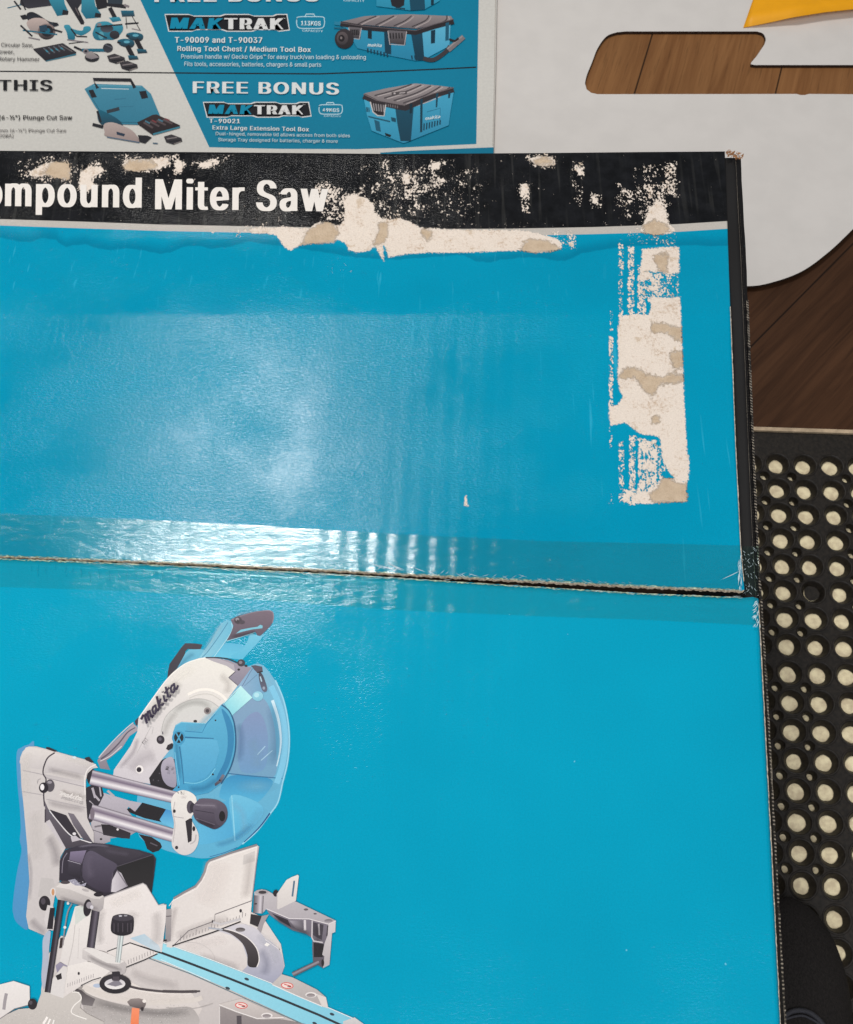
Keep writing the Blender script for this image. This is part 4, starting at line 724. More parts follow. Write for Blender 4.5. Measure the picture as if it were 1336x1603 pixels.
def grid(name, X, Y, zf, mat, thick=.0045):
    """X, Y arrays (rows, cols) in sheet pixels -> board with thickness and kraft edges"""
    R, Cn = X.shape; V = [P(X[j, i], Y[j, i], zf(X[j, i], Y[j, i]))[:] for j in range(R) for i in range(Cn)]
    F = [(j*Cn+i, (j+1)*Cn+i, (j+1)*Cn+i+1, j*Cn+i+1) for j in range(R-1) for i in range(Cn-1)]
    ring = [i for i in range(Cn)]+[j*Cn+Cn-1 for j in range(1, R)]+[(R-1)*Cn+i for i in range(Cn-2, -1, -1)]+[j*Cn for j in range(R-2, 0, -1)]
    b = len(V)
    for k in ring: v = V[k]; V.append((v[0], v[1], v[2]-thick))
    n = len(ring); nf = len(F)
    for k in range(n): F.append((ring[k], ring[(k+1) % n], b+(k+1) % n, b+k))
    me = bpy.data.meshes.new(name); me.from_pydata(V, [], F)
    for i, p in enumerate(me.polygons):
        p.use_smooth = i < nf; p.material_index = 0 if i < nf else 1
    o = link(name, me, None, [mat, M['rim']]); return child(o, box), me, nf
# upper flap
R, Cn = 215, 560
xs = np.linspace(-700, 1, 90)[:-1]; xs = np.concatenate([xs, np.linspace(1, 1135, Cn)])
X = np.zeros((R, len(xs))); Y = np.zeros_like(X)
for j in range(R):
    t_ = j/(R-1)
    for i, x in enumerate(xs):
        yt, yb = ytop(x), ys_u(x); y = yt*(1-t_)+yb*t_; xr = xr_u(y)
        u = (x+700)/1835; xx = -700+u*(xr+700); X[j, i] = xx
        Y[j, i] = ytop(xx)*(1-t_)+ys_u(xx)*t_ + (.7*math.sin(xx*.31)+.5*math.sin(xx*.83) if j == R-1 else 0)
fl_o, fl_me, _ = grid('upper_flap', X, Y, z_up, M['flap'])
# ---- fields that drive the torn paper, in metres on the board
PXM = .00038
def sdf(poly):
    poly = np.array(poly, float); px, py = X.ravel(), Y.ravel(); d = np.full(px.shape, 1e9); ins = np.zeros(px.shape, bool)
    for i in range(len(poly)):
        a, b = poly[i-1], poly[i]; ex, ey = b-a; wx, wy = px-a[0], py-a[1]
        tt = np.clip((wx*ex+wy*ey)/(ex*ex+ey*ey+1e-9), 0, 1); d = np.minimum(d, np.hypot(wx-ex*tt, wy-ey*tt))
        c = ((a[1] > py) != (b[1] > py)) & (px < (b[0]-a[0])*(py-a[1])/((b[1]-a[1]) or 1e-9)+a[0]); ins ^= c
    return np.where(ins, d, -d)*PXM
Z4 = lambda L: [(x/2.227, 230+y/2.227) for x, y in L]
Z5 = lambda L: [(560+x/2.155, 230+y/2.155) for x, y in L]
Z6 = lambda L: [(900+x/3.064, 360+y/3.064) for x, y in L]
tears = [
 Z4([(868, 285), (905, 281), (965, 282), (985, 276), (1050, 284), (1082, 282), (1100, 268), (1140, 260), (1180, 275), (1196, 262), (1205, 225), (1196, 195), (1212, 170), (1240, 160), (1262, 178), (1285, 180), (1296, 215), (1330, 250), (1340, 400), (1300, 335), (1290, 355), (1250, 368), (1225, 350), (1200, 332), (1175, 322), (1165, 335), (1090, 338), (1045, 344), (1015, 362), (995, 352), (978, 328), (965, 308), (930, 302), (880, 303)]),
 Z5([(-40, 180), (0, 165), (25, 170), (40, 185), (55, 200), (62, 235), (100, 245), (140, 240), (175, 250), (210, 272), (260, 276), (330, 279), (430, 280), (530, 281), (575, 284), (640, 300), (680, 312), (690, 330), (685, 345), (650, 354), (600, 358), (548, 350), (500, 352), (420, 354), (340, 358), (250, 357), (180, 360), (130, 368), (105, 374), (98, 350), (90, 332), (60, 332), (40, 350), (0, 357), (-30, 350), (-50, 300)]),
 Z4([(95, 100), (112, 82), (150, 62), (180, 50), (238, 55), (248, 80), (243, 118), (215, 112), (170, 100), (130, 105)]), Z4([(280, 88), (310, 70), (352, 68), (366, 84), (340, 98), (318, 110), (330, 140), (300, 158), (276, 150)]),
 Z4([(424, 62), (450, 42), (520, 42), (585, 38), (592, 60), (556, 78), (500, 82), (440, 84)]), Z4([(606, 55), (640, 50), (636, 88), (618, 90)]), Z4([(690, 60), (735, 48), (745, 68), (700, 72)]),
 Z5([(578, 38), (620, 30), (660, 32), (661, 62), (620, 66), (596, 58)]),
 Z5([(950, 290), (962, 262), (978, 225), (985, 203), (1012, 190), (1030, 196), (1042, 222), (1048, 255), (1072, 280), (1060, 292), (1000, 298), (965, 290)]),
 Z6([(322, 92), (420, 82), (500, 80), (502, 205), (450, 215), (408, 202), (380, 205), (355, 195), (330, 205), (312, 200), (322, 150)]), Z6([(312, 205), (350, 200), (375, 225), (340, 242), (315, 232)]), Z6([(350, 270), (400, 275), (408, 295), (360, 292)]),
 Z6([(362, 322), (440, 326), (506, 320), (512, 440), (520, 640), (526, 860), (536, 1000), (540, 1080), (541, 1215), (490, 1200), (450, 1160), (425, 1110), (415, 1040), (408, 995), (375, 984), (330, 984), (300, 968), (275, 950), (245, 925), (210, 930), (172, 940), (164, 880), (168, 845), (205, 838), (232, 800), (215, 770), (205, 700), (210, 600), (205, 480), (218, 415), (290, 402), (350, 406), (366, 380)]),
 Z6([(268, 1310), (280, 1270), (340, 1258), (380, 1240), (420, 1190), (500, 1195), (542, 1215), (535, 1250), (542, 1275), (538, 1304), (440, 1308), (340, 1314)]),
 Z6([(530, 1085), (548, 1080), (550, 1130), (545, 1200), (534, 1200)]),
 [(727, 778), (731, 776), (732, 788), (735, 792), (726, 792), (728, 785)], Z5([(150, 90), (172, 92), (178, 120), (160, 125)]), Z5([(248, 55), (280, 50), (276, 75), (252, 76)]), Z5([(552, 128), (575, 124), (573, 150), (556, 168)]), Z5([(735, 60), (756, 78), (762, 92), (745, 98)]), Z5([(790, 168), (812, 172), (808, 192), (794, 190)]), Z5([(712, 320), (730, 322), (728, 338), (714, 334)])]
krafts = [Z4([(1048, 342), (1066, 300), (1082, 286), (1140, 260), (1168, 275), (1182, 300), (1168, 336), (1090, 340)]), Z5([(55, 330), (72, 290), (75, 262), (104, 256), (106, 280), (92, 328)]), Z5([(220, 285), (248, 282), (250, 300), (240, 316)]),
 Z5([(540, 345), (560, 322), (585, 308), (640, 320), (670, 335), (688, 344), (650, 360), (560, 360)]), Z4([(145, 92), (175, 58), (240, 54), (246, 118), (205, 112)]), Z4([(428, 72), (450, 50), (500, 48), (562, 60), (540, 78), (470, 86)]), Z5([(596, 48), (620, 36), (652, 38), (650, 56), (610, 58)]),
 Z5([(955, 292), (965, 262), (998, 242), (1030, 256), (1062, 284), (1000, 298)]), Z6([(372, 452), (420, 445), (520, 470), (520, 535), (470, 510), (420, 490), (370, 480)]), Z6([(212, 708), (240, 670), (280, 660), (345, 690), (420, 700), (525, 690), (520, 720), (440, 735), (400, 745), (372, 800), (335, 780), (320, 745), (290, 705), (240, 715)]),
 Z6([(460, 595), (520, 580), (525, 660), (480, 670)]), Z6([(370, 895), (400, 892), (405, 920), (375, 925)]), Z6([(365, 1300), (362, 1262), (400, 1240), (425, 1180), (480, 1200), (540, 1215), (534, 1250), (540, 1300), (430, 1306)]), Z6([(375, 120), (440, 110), (445, 200), (400, 195)])]
tear = np.max([sdf(p) for p in tears], axis=0); kraft = np.max([sdf(p) for p in krafts], axis=0)
fx, fy = X.ravel(), Y.ravel(); spk = np.where(fy < 350, .15, .02)+.05*np.sin(fx*.031)*np.sin(fy*.043+fx*.01)
def zone(x0, y0, x1, y1, v, soft=22.0):
    global spk
    wob = (5*np.sin(fy*.21+fx*.07)+4*np.sin(fy*.083+1.3)+3*np.sin(fx*.19)) if soft > 6 else 0
    d = np.minimum(np.minimum(fx-x0, x1-fx), np.minimum(fy-y0, y1-fy))+wob; spk = np.maximum(spk, v*np.clip(d/soft+.5, 0, 1))
zone(20, 243, 90, 292, .42); zone(88, 244, 170, 284, .38); zone(180, 243, 362, 268, .44); zone(255, 268, 320, 292, .30); zone(360, 250, 430, 290, .10); zone(395, 292, 470, 352, .24); zone(480, 252, 560, 300, .22); zone(495, 285, 540, 352, .46, 12); zone(410, 345, 500, 356, .5)
zone(560, 250, 760, 350, .30, 14); zone(590, 252, 700, 300, .40, 14); zone(636, 280, 665, 352, .46); zone(700, 255, 748, 350, .34); zone(560, 280, 640, 345, .38, 16); zone(745, 270, 830, 340, .15); zone(815, 284, 832, 335, .46, 5); zone(775, 243, 870, 262, .26); zone(893, 250, 915, 325, .34, 6); zone(924, 300, 945, 330, .38, 5); zone(968, 290, 992, 350, .40, 7)
zone(985, 255, 1062, 340, .30, 10); zone(1000, 280, 1050, 335, .44, 12); zone(1040, 252, 1062, 308, .48, 6); zone(1005, 255, 1030, 285, .40, 6); zone(680, 346, 1000, 362, .26, 4); zone(860, 358, 905, 392, .42, 6); zone(980, 350, 1060, 385, .34, 6)
for cx, y0, y1, v, w_ in ((973, 385, 425, .42, 5), (972, 380, 500, .48, 4.5), (988, 385, 495, .50, 6), (1005, 415, 495, .50, 8), (1022, 425, 475, .50, 14), (1048, 425, 466, .44, 16), (957, 484, 520, .42, 4), (957, 525, 640, .50, 4.5), (957, 690, 705, .36, 4), (973, 370, 385, .30, 4), (957, 640, 700, .44, 4), (973, 690, 790, .46, 5.5), (990, 680, 792, .52, 6), (1005, 685, 785, .55, 7), (1020, 688, 770, .56, 9), (1035, 695, 760, .48, 8), (957, 770, 790, .40, 5), (1005, 765, 788, .60, 30), (530, 410, 430, .26, 22), (350, 358, 372, .3, 30), (395, 352, 366, .42, 24)):
    zone(cx-w_, y0, cx+w_, y1, v, 3.0)
near = np.clip(1+tear/PXM/14.0, 0, 1)*(tear < 0); up = np.clip((362-fy)/20, 0, 1)
spk = np.maximum(spk, near*.50*up); 
pxs = lambda f: np.array([f(x) for x in fx])
b1 = (pxs(band)-fy)*PXM; b2 = (pxs(band2)-fy)*PXM
stl = PL([(-700, 372), (-300, 376)] + Z4([(0, 312), (60, 325), (105, 328), (150, 315), (195, 318), (212, 338), (232, 350), (262, 340), (300, 335), (340, 348), (388, 358), (440, 352), (500, 360), (560, 370), (600, 364), (640, 346), (690, 342), (740, 352), (800, 345), (860, 328), (950, 338)]) + Z5([(0, 372), (120, 378), (360, 362), (400, 385), (450, 388), (480, 380), (540, 374), (600, 372), (650, 378), (700, 382), (750, 360), (780, 352), (860, 338), (960, 330), (1260, 330)]))
stn = (pxs(stl)-fy)*PXM
nV = len(fl_me.vertices)
for nm, arr in (('tear', np.clip(tear, -.02, .02)), ('kraft', np.clip(kraft, -.02, .02)), ('speck', spk), ('band_black', b1), ('band', b2), ('stain', stn)):
    at = fl_me.attributes.new(nm, 'FLOAT', 'POINT'); full = np.full(nV, -1.0 if nm != 'speck' else 0.0, dtype=np.float32); full[:len(arr)] = arr; at.data.foreach_set('value', full)
# lower flap
R2 = 90; xs2 = np.linspace(-700, 1187, 220); X2 = np.zeros((R2, len(xs2))); Y2 = np.zeros_like(X2)
for j in range(R2):
    t_ = (j/(R2-1))
    for i, x in enumerate(xs2):
        y = ys_l(x)*(1-t_)+1800*t_; xr = xr_l(y); u = (x+700)/1887; xx = -700+u*(xr+700); X2[j, i] = xx
        Y2[j, i] = ys_l(xx)*(1-t_)+1800*t_ + (.8*math.sin(xx*.27+1)+.6*math.sin(xx*.9) if j == 0 else 0)
grid('lower_flap', X2, Y2, z_lo, M['card'])
# pale worn rims of the boards along seam and right edge
def ribbon(name, a, b, za, zb, mat, parent=box):
    bm = bmesh.new(); va = [bm.verts.new(P(x, y, za if not callable(za) else za(x, y))) for x, y in a]; vb = [bm.verts.new(P(x, y, zb if not callable(zb) else zb(x, y))) for x, y in b]
    for i in range(len(a)-1): bm.faces.new((va[i], va[i+1], vb[i+1], vb[i]))
    me = bpy.data.meshes.new(name); bm.to_mesh(me); bm.free(); return child(link(name, me, None, [mat]), parent)
jit = lambda a: random.uniform(-a, a)
xa = list(np.arange(-650, 1160, 3.2))
ribbon('frayed_edge', [(x, ys_u(x)-.9+jit(.9)) for x in xa], [(x, ys_u(x)+.9+jit(.5)) for x in xa], lambda x, y: z_up(x, y)+.00025, lambda x, y: z_up(x, y)-.0004, M['rim'])
ribbon('frayed_edge', [(x, ys_l(x)-.7+jit(.4)) for x in xa], [(x, ys_l(x)+1.1+jit(1.0)) for x in xa], lambda x, y: z_lo(x, y)-.0004, lambda x, y: z_lo(x, y)+.00025, M['rim'])
ya = list(np.arange(480, 915, 5.0)); ribbon('frayed_edge', [(xr_u(y)-.5, y) for y in ya], [(xr_u(y)+.7+jit(.3), y) for y in ya], ZT+.0022, ZT+.0016, M['rim'])
ya = list(np.arange(945, 1700, 5.0)); ribbon('frayed_edge', [(xr_l(y)-.5+jit(.3), y) for y in ya], [(xr_l(y)+.9+jit(.4), y) for y in ya], ZT+.0018, ZT+.0010, M['rim'])
# inner flap below: black printed board showing along the right and in the seam
out_u = PL([(247, 1160), (330, 1164), (400, 1168), (550, 1174), (700, 1180), (860, 1187), (937, 1192)])
ZI = ZT-.0120
yy = list(np.linspace(247, 940, 40))
bm = bmesh.new()
pr = None
for y in yy:
    xo = out_u(y); row = [bm.verts.new(P(x, y, z)) for x, z in ((1060, ZI), (xo-14, ZI), (xo-7, ZI+.0004), (xo-3, ZI-.0002), (xo+jit(.5), ZI-.0022))]
    if pr:
        for k in range(4): f = bm.faces.new((pr[k], row[k], row[k+1], pr[k+1])); f.smooth = True
    pr = row
me = bpy.data.meshes.new('side_flap'); bm.to_mesh(me); bm.free(); child(link('side_flap', me, None, [M['black_card']]), box)
sl = list(np.arange(-690, 1190, 12.0))
ribbon('inner_flap', [(x, ys_u(x)-30) for x in sl], [(x, ys_l(x)+30) for x in sl], ZT-.0135, ZT-.0135, M['inside'])
# crushed flute edge of the wall: folded white-flecked ridge
def mat_flute():
    s = NT('corrugated_cut_edge'); v = s.coord(rot=BOXROT)
    wv = s.add('ShaderNodeTexWave', {'Vector': v, 'Scale': 155.0, 'Distortion': 1.5, 'Detail': 2.0}, wave_type='BANDS', bands_direction='Y')
    n = s.noise(200.0, v, 3); sv = s.coord(scale=(1, .05, 1), rot=BOXROT); n2 = s.noise(600.0, sv, 2)
    m = s.math('MULTIPLY', s.step(wv.outputs[1], .45, .8), s.step(n, .35, .55))
    m = s.math('MAXIMUM', m, s.math('MULTIPLY', s.step(n2, .58, .68), .5))
    s.set_b(Base_Color=s.mix(m, lin((30, 28, 28)), lin((176, 164, 148))), Roughness=.7, Normal=s.bump(wv.outputs[1], .8, .001)); return s.m
M['flute'] = mat_flute()
def side_line(y0, y1, f0, f1, z, mat, name='corrugated_edge', n=120):
    ys = list(np.linspace(y0, y1, n)); ribbon(name, [(f0(y), y) for y in ys], [(f1(y), y) for y in ys], z, z-.0016, mat)
side_line(470, 940, lambda y: out_u(y)-2.2+.5*math.sin(y*.3), lambda y: out_u(y)+1.2+.4*math.sin(y*.9), ZI+.0009, M['flute'])
side_line(252, 940, lambda y: out_u(y)-8.2, lambda y: out_u(y)-7.4+.2*math.sin(y), ZI+.0009, M['rim'], 'fold_line', 60)
side_line(300, 930, lambda y: out_u(y)-5.4, lambda y: out_u(y)-4.9+.2*math.sin(y*2), ZI+.0009, M['flute'], 'fold_line', 60)
xo_l = PL([(937, 1193), (1100, 1203), (1250, 1211), (1350, 1216.5), (1603, 1231), (1800, 1241)])
side_line(938, 1800, lambda y: xr_l(y)+.9, lambda y: xo_l(y)-2.4, ZT-.0012, M['black_card'], 'side_fold')
side_line(938, 1800, lambda y: xo_l(y)-3.0+.3*math.sin(y*.05), lambda y: xo_l(y)+.4+.4*math.sin(y*.7), ZT-.0026, M['flute'])
# torn brown corner at the top
g_ = random.Random(3); bm = bmesh.new()
for k in range(60):
    x = g_.uniform(1134, 1162); y = 244+g_.uniform(-5, 4)-(3 if x < 1150 else 0); c = [(x+g_.uniform(-4, 4), y+g_.uniform(-3.5, 3.5)) for _ in range(3)]; z = ZT-.0095+g_.uniform(0, .003)
    bm.faces.new([bm.verts.new(P(a[0], a[1], z+g_.uniform(-.0006, .0006))) for a in c])
me = bpy.data.meshes.new('torn_corner'); bm.to_mesh(me); bm.free(); child(link('torn_corner', me, None, [plain('torn_brown_board', (150, 104, 66), .9, 300, .4)]), box)
# walls
def wall(a, b, ia, ib, name, mat):
    p = [P(a[0], a[1], ZT-.0155), P(b[0], b[1], ZT-.0155)]; q = [P(ia[0], ia[1], ZT-.0155), P(ib[0], ib[1], ZT-.0155)]
    child(slab(name, [p[0], p[1], q[1], q[0]], .0145, ZT-.0155, mat), box)
wall((1150, 256), (1228, 1795), (1140, 266), (1218, 1785), 'box_wall', M['black_card'])
wall((-690, 246), (1140, 255), (-680, 256), (1138, 265), 'box_wall', M['black_card'])
wall((-700, 260), (-700, 1790), (-690, 265), (-690, 1780), 'box_wall', M['card'])
wall((-685, 1795), (1210, 1795), (-685, 1785), (1210, 1785), 'box_wall', M['card'])
# packing tape: upper strip, lower strip, both lapping over the right edge
def tape(pts_top, pts_bot, zf, lift, n=260, x0=-690, x1=1150):
    bm = bmesh.new(); rows = []
    for i in range(n+1):
        x = x0+(x1-x0)*i/n; a, b = pts_top(x), pts_bot(x); r = []
        for k in range(7):
            y = a+(b-a)*k/6; r.append(bm.verts.new(P(x, y, zf(x, y)+lift)))
        rows.append(r)
    for i in range(n):
        for k in range(6): f = bm.faces.new((rows[i][k], rows[i+1][k], rows[i+1][k+1], rows[i][k+1])); f.smooth = True
    bmesh.ops.recalc_face_normals(bm, faces=bm.faces); me = bpy.data.meshes.new('packing_tape'); bm.to_mesh(me); bm.free(); o = link('packing_tape', me, None, [M['tape']]); return child(o, box)
tt_u = PL([(-700, 775), (0, 804), (200, 812), (420, 823), (455, 826), (620, 836), (850, 847), (1000, 850), (1163, 854)]); tb_l = PL([(-700, 890), (0, 919), (200, 925), (430, 941), (620, 955), (850, 965), (1000, 970), (1187, 979)])
tape(tt_u, lambda x: ys_u(x)+.6, z_up, .00032, x1=1159); tape(lambda x: ys_l(x)-.6, tb_l, z_lo, .00032, x1=1186)
tw_ = tape(lambda x: 855, lambda x: 926+(x-1160)*.25, lambda x, y: ZI+.0006+.0003*math.sin(y*.6+x), .0008, 12, 1161, 1188)
# whitened slivers where the cut film stands up along the seam
g_ = random.Random(11); bm = bmesh.new()
def sliver(x, y, dx, dy, w_, z):
    m_ = math.hypot(dx, dy); nx, ny = -dy/m_*w_, dx/m_*w_
    p = [(x, y), (x+dx*.5+nx, y+dy*.5+ny), (x+dx, y+dy), (x+dx*.5-nx*.2, y+dy*.5-ny*.2)]
    bm.faces.new([bm.verts.new(P(a[0], a[1], z+h)) for a, h in zip(p, (0, .0005, .0002, .0007))])
for k in range(34):
    x = 580+k*13+g_.uniform(-5, 5); s_ = max(.35, 1-k/42)
    if g_.random() < .8: sliver(x, ys_u(x)-1-g_.uniform(6, 14)*s_, g_.uniform(18, 30)*s_, g_.uniform(7, 13)*s_, .9*s_, z_up(x, ys_u(x))+.0008)
    if g_.random() < .5: sliver(x, ys_u(x)-3*s_, g_.uniform(8, 20)*s_, -g_.uniform(4, 9)*s_, .8*s_, z_up(x, ys_u(x))+.0008)
for k in range(90):
    x = g_.uniform(0, 1160); y = ys_u(x) if g_.random() < .5 else ys_l(x); sliver(x, y+g_.uniform(-2, 2), g_.uniform(4, 16), g_.uniform(-1, 2), .5, z_up(x, y)+.0008)
for k in range(46):
    x = 1160+g_.uniform(-4, 26); y = g_.uniform(858, 932); sliver(x, y, g_.uniform(-6, 6), g_.uniform(-7, 7), .5, ZT+.0005 if x < 1166 else ZI+.003)
for k in range(24):
    y = g_.uniform(862, 920); sliver(1159+g_.uniform(-2, 2), y, g_.uniform(-3, 2), g_.uniform(8, 20), .7, ZT+.0026)
for k in range(30):
    y = g_.uniform(940, 978); sliver(1186-g_.uniform(-1, 1)*(y-935)/8, y, g_.uniform(-9, 2), g_.uniform(2, 9), .9, ZT+.0022)
sliver(1128, 908, 34, -16, .9, ZT+.0028)
me = bpy.data.meshes.new('cut_tape_fringe'); bm.to_mesh(me); bm.free(); child(link('cut_tape_fringe', me, None, [M['crinkle']]), box)
# vertical creases pressed into the lower tape strip
bm = bmesh.new()
for k in range(40):
    x = 45+k*14+g_.uniform(-3, 3); y = ys_l(x)+g_.uniform(4, 12); h_ = g_.uniform(5, 20)
    for q_ in range(3): sliver(x+g_.uniform(-1, 1)+q_*.4, y+q_*h_/3, -1+g_.uniform(-1, 1), h_/3+1, .35, z_lo(x, y)+.0006)
me = bpy.data.meshes.new('tape_creases'); bm.to_mesh(me); bm.free(); child(link('tape_creases', me, None, [plain('pressed_tape', (30, 160, 190), .4, 400, .2)]), box)
# white lettering on the black band
l = Art(.00022, .00002, z_up)
wc = (228, 221, 213)
l.text('Co', -66, 322, 4, 47, wc, .01, .038, 0, -.006); l.text('mpound', 8, 322.5, 222, 47, wc, .012, .038, 0, -.006)
l.text('Miter', 243, 327.5, 383, 47, wc, .010, .038, 0, -.006); l.text('Saw', 401, 329.5, 514, 47, wc, .012, .038, 0, -.006)
l.build('lettering', M['print'], box)
# ---------------------------------------------------------------- printed picture of the miter saw on the lower flap
k = Art(ZT+.00010, .000012)
T1 = lambda p: (p[0]/4.453, 930+p[1]/4.453)
T2 = lambda p: (200+p[0]/4.453, 930+p[1]/4.453)
T3 = lambda p: (p[0]/4.417, 1240+p[1]/4.417)
T4 = lambda p: (260+p[0]/3.929, 1240+p[1]/3.929)
I = lambda p: p
BK = (34, 30, 36); WH = (226, 219, 213); W2 = (205, 197, 196); GR = (158, 150, 156); PU = (104, 94, 106); TL = (68, 158, 196); TH = (122, 192, 214)
# blue reflection edge of the rear column
k.poly([(118, 1110), (150, 1070), (200, 1050), (240, 1060), (180, 1500), (160, 1700), (140, 1500), (122, 1300)], (88, 150, 192), (70, 140, 188), (0, 1), True, T1)
k.poly([(135, 0), (160, 0), (195, 400), (208, 620), (185, 830), (192, 950), (120, 905), (95, 850), (90, 770), (118, 560), (150, 410), (138, 330), (145, 240)], (84, 148, 192), (72, 140, 188), (0, 1), True, T3)
# clear blade guard
gd = [T2(p) for p in ((850, 500), (935, 492), (1000, 560), (1060, 660), (1100, 780), (1122, 900), (1130, 1030), (1118, 1160), (1085, 1320))] + [T4(p) for p in ((712, 0), (690, 60), (640, 135), (560, 240), (470, 320), (370, 378), (250, 407), (150, 398), (60, 376), (-40, 340))] + [(215, 1300), (230, 1200), (330, 1070)]
k.poly(gd, (118, 178, 204), (88, 170, 202), (0, 1), True)
k.poly([(740, 830), (860, 715), (960, 740), (1015, 880), (1035, 1060), (1012, 1282), (720, 1258), (755, 1000)], (128, 158, 186), (110, 158, 188), (0, 1), True, T2)
k.poly([(800, 900), (900, 820), (960, 900), (980, 1050), (950, 1220), (800, 1240), (770, 1100)], (128, 146, 182), (108, 152, 190), (0, 1), True, T2)
k.poly([(720, 1266), (1000, 1290), (960, 1400), (860, 1470), (700, 1440), (640, 1400)], (50, 140, 186), (84, 176, 212), (0, 1), True, T2)
k.poly([(330, 1270), (360, 1252), (400, 1262), (380, 1300), (330, 1320), (300, 1316)], (92, 178, 212), (66, 156, 200), (1, 0), True)
k.stroke([(700, 1250), (860, 1268), (1080, 1285)], 7, (52, 110, 150), T2)
k.stroke([T2(p) for p in ((1000, 640), (1060, 780), (1092, 920), (1098, 1050), (1080, 1190), (1040, 1320))], 9, (124, 194, 222), None, True)
k.stroke([T2(p) for p in ((1010, 740), (1050, 870), (1068, 1000), (1062, 1100), (1040, 1200))], 5, (206, 230, 238), None, True, 1.5)
k.stroke([T2(p) for p in ((1030, 600), (1085, 730), (1118, 880), (1128, 1030), (1114, 1180), (1080, 1320))] + [T4(p) for p in ((690, 60), (640, 135), (560, 240), (470, 320))], 2.2, (150, 208, 228), None, True)
k.stroke([(640, 130), (585, 205), (530, 262), (480, 308)], 9, (24, 66, 122), T4, True, 5); k.stroke([(440, 340), (360, 372), (270, 398)], 4, (40, 96, 150), T4, True)
k.poly([(400, 20), (560, 60), (600, 130), (520, 230), (430, 290), (405, 180)], (106, 186, 216), (82, 170, 206), (0, 1), True, T4); k.stroke([(405, 20), (415, 160), (425, 300)], 8, (136, 202, 224), T4, True)
for a_, b_ in (((905, 1120), (960, 1060)), ((930, 1160), (1010, 1090))): k.stroke([a_, b_], 6, (170, 206, 224), T2)
k.glow((900, 620), 110, 90, (190, 220, 230), .5, T2); k.soft([(1000, 760), (1030, 900), (1040, 1040), (1010, 1200)], 90, (70, 130, 170), .45, T2); k.soft([(770, 900), (790, 1000), (780, 1180)], 60, (80, 120, 160), .4, T2); k.soft([(860, 1000), (900, 1120), (900, 1220)], 90, (150, 190, 215), .45, T2); k.glow((900, 1340), 160, 60, (130, 200, 226), .5, T2); k.soft([(430, 300), (520, 210), (600, 90)], 70, (120, 196, 224), .6, T4); k.soft([(300, 330), (420, 290), (540, 190)], 40, (50, 120, 170), .4, T4); k.soft([(400, 60), (470, 130), (480, 250)], 50, (150, 205, 226), .4, T4)
# handle
k.poly([(275, 605), (282, 540), (292, 488), (375, 372), (402, 343), (470, 344), (522, 352), (508, 386), (420, 382), (404, 398), (398, 424), (345, 520), (305, 588)], (62, 56, 66), (50, 46, 56), (0, 1), False, T2)
k.poly([(300, 600), (345, 520), (404, 410), (430, 386), (510, 384), (600, 400), (560, 450), (440, 470), (360, 530)], (108, 182, 206), (82, 168, 200), (0, 1), False, T2)
k.poly([(560, 448), (600, 420), (650, 355), (700, 340), (800, 350), (840, 400), (800, 460), (740, 450), (640, 440)], (84, 178, 210), (102, 192, 218), (0, 1), False, T2)
k.poly([(858, 272), (912, 290), (952, 285), (900, 350), (840, 412), (800, 458), (728, 450), (720, 430), (790, 395), (830, 340)], (112, 192, 216), (84, 182, 212), (0, 1), False, T2)
k.poly([(500, 442), (580, 330), (645, 215), (670, 190), (700, 180), (722, 188), (738, 215), (730, 250), (705, 298), (650, 380), (575, 445)], (136, 194, 212), (100, 180, 206), (1, 0), False, T2)
k.stroke([(700, 198), (640, 290), (560, 400), (520, 440)], 5, (60, 130, 165), T2, True); k.stroke([(725, 200), (728, 250), (690, 318), (600, 440)], 5, (170, 214, 226), T2, True)
k.poly([(718, 178), (760, 156), (850, 132), (950, 114), (1000, 116), (1020, 138), (1020, 175), (1000, 218), (965, 255), (925, 292), (905, 288), (890, 262), (780, 300), (690, 328), (720, 270), (738, 222)], (118, 100, 112), (84, 74, 88), (0, 1), False, T2)
k.stroke([(725, 180), (850, 134), (955, 116), (1004, 120), (1018, 150), (1010, 200)], 5, (150, 136, 146), T2, True)
k.poly([(755, 276), (790, 248), (850, 236), (905, 228), (925, 214), (942, 220), (940, 238), (870, 246), (800, 262)], (120, 190, 208), None, (0, 1), False, T2)
k.stroke([(690, 328), (790, 300), (885, 268)], 5, (150, 206, 220), T2); k.ell((770, 182), 27, 26, (60, 52, 60), None, T2); k.ell((765, 176), 13, 12, (150, 140, 148), None, T2); k.ell((798, 196), 20, 14, (70, 60, 70), None, T2); k.ell((768, 184), 6, 6, BK, None, T2)
k.soft([(760, 160), (860, 140), (990, 150)], 60, (150, 136, 146), .5, T2); k.soft([(720, 300), (820, 280), (900, 262)], 30, (50, 42, 54), .6, T2); k.soft([(660, 200), (600, 300), (530, 420)], 40, (170, 214, 226), .6, T2); k.soft([(330, 560), (400, 460), (470, 410)], 40, (60, 130, 160), .4, T2)
# brace behind the arm
k.poly([(680, 1160), (735, 1090), (800, 1025), (870, 960), (930, 903), (958, 925), (960, 952), (905, 990), (850, 1075), (770, 1140), (742, 1160), (760, 1205), (770, 1226), (700, 1215)], (168, 158, 166), (132, 124, 134), (0, 1), False, T1)
k.stroke([(705, 1150), (760, 1110), (830, 1040), (890, 965), (945, 930)], 12, (92, 84, 98), T1, True, 7); k.stroke([(690, 1140), (740, 1080), (810, 1005), (880, 938), (930, 896)], 7, (205, 198, 200), T1, True); k.stroke([(700, 1165), (775, 1125), (850, 1060)], 6, (212, 204, 206), T1, True)
k.poly([(940, 885), (970, 855), (965, 915), (948, 915)], (64, 56, 70), None, (0, 1), False, T1)
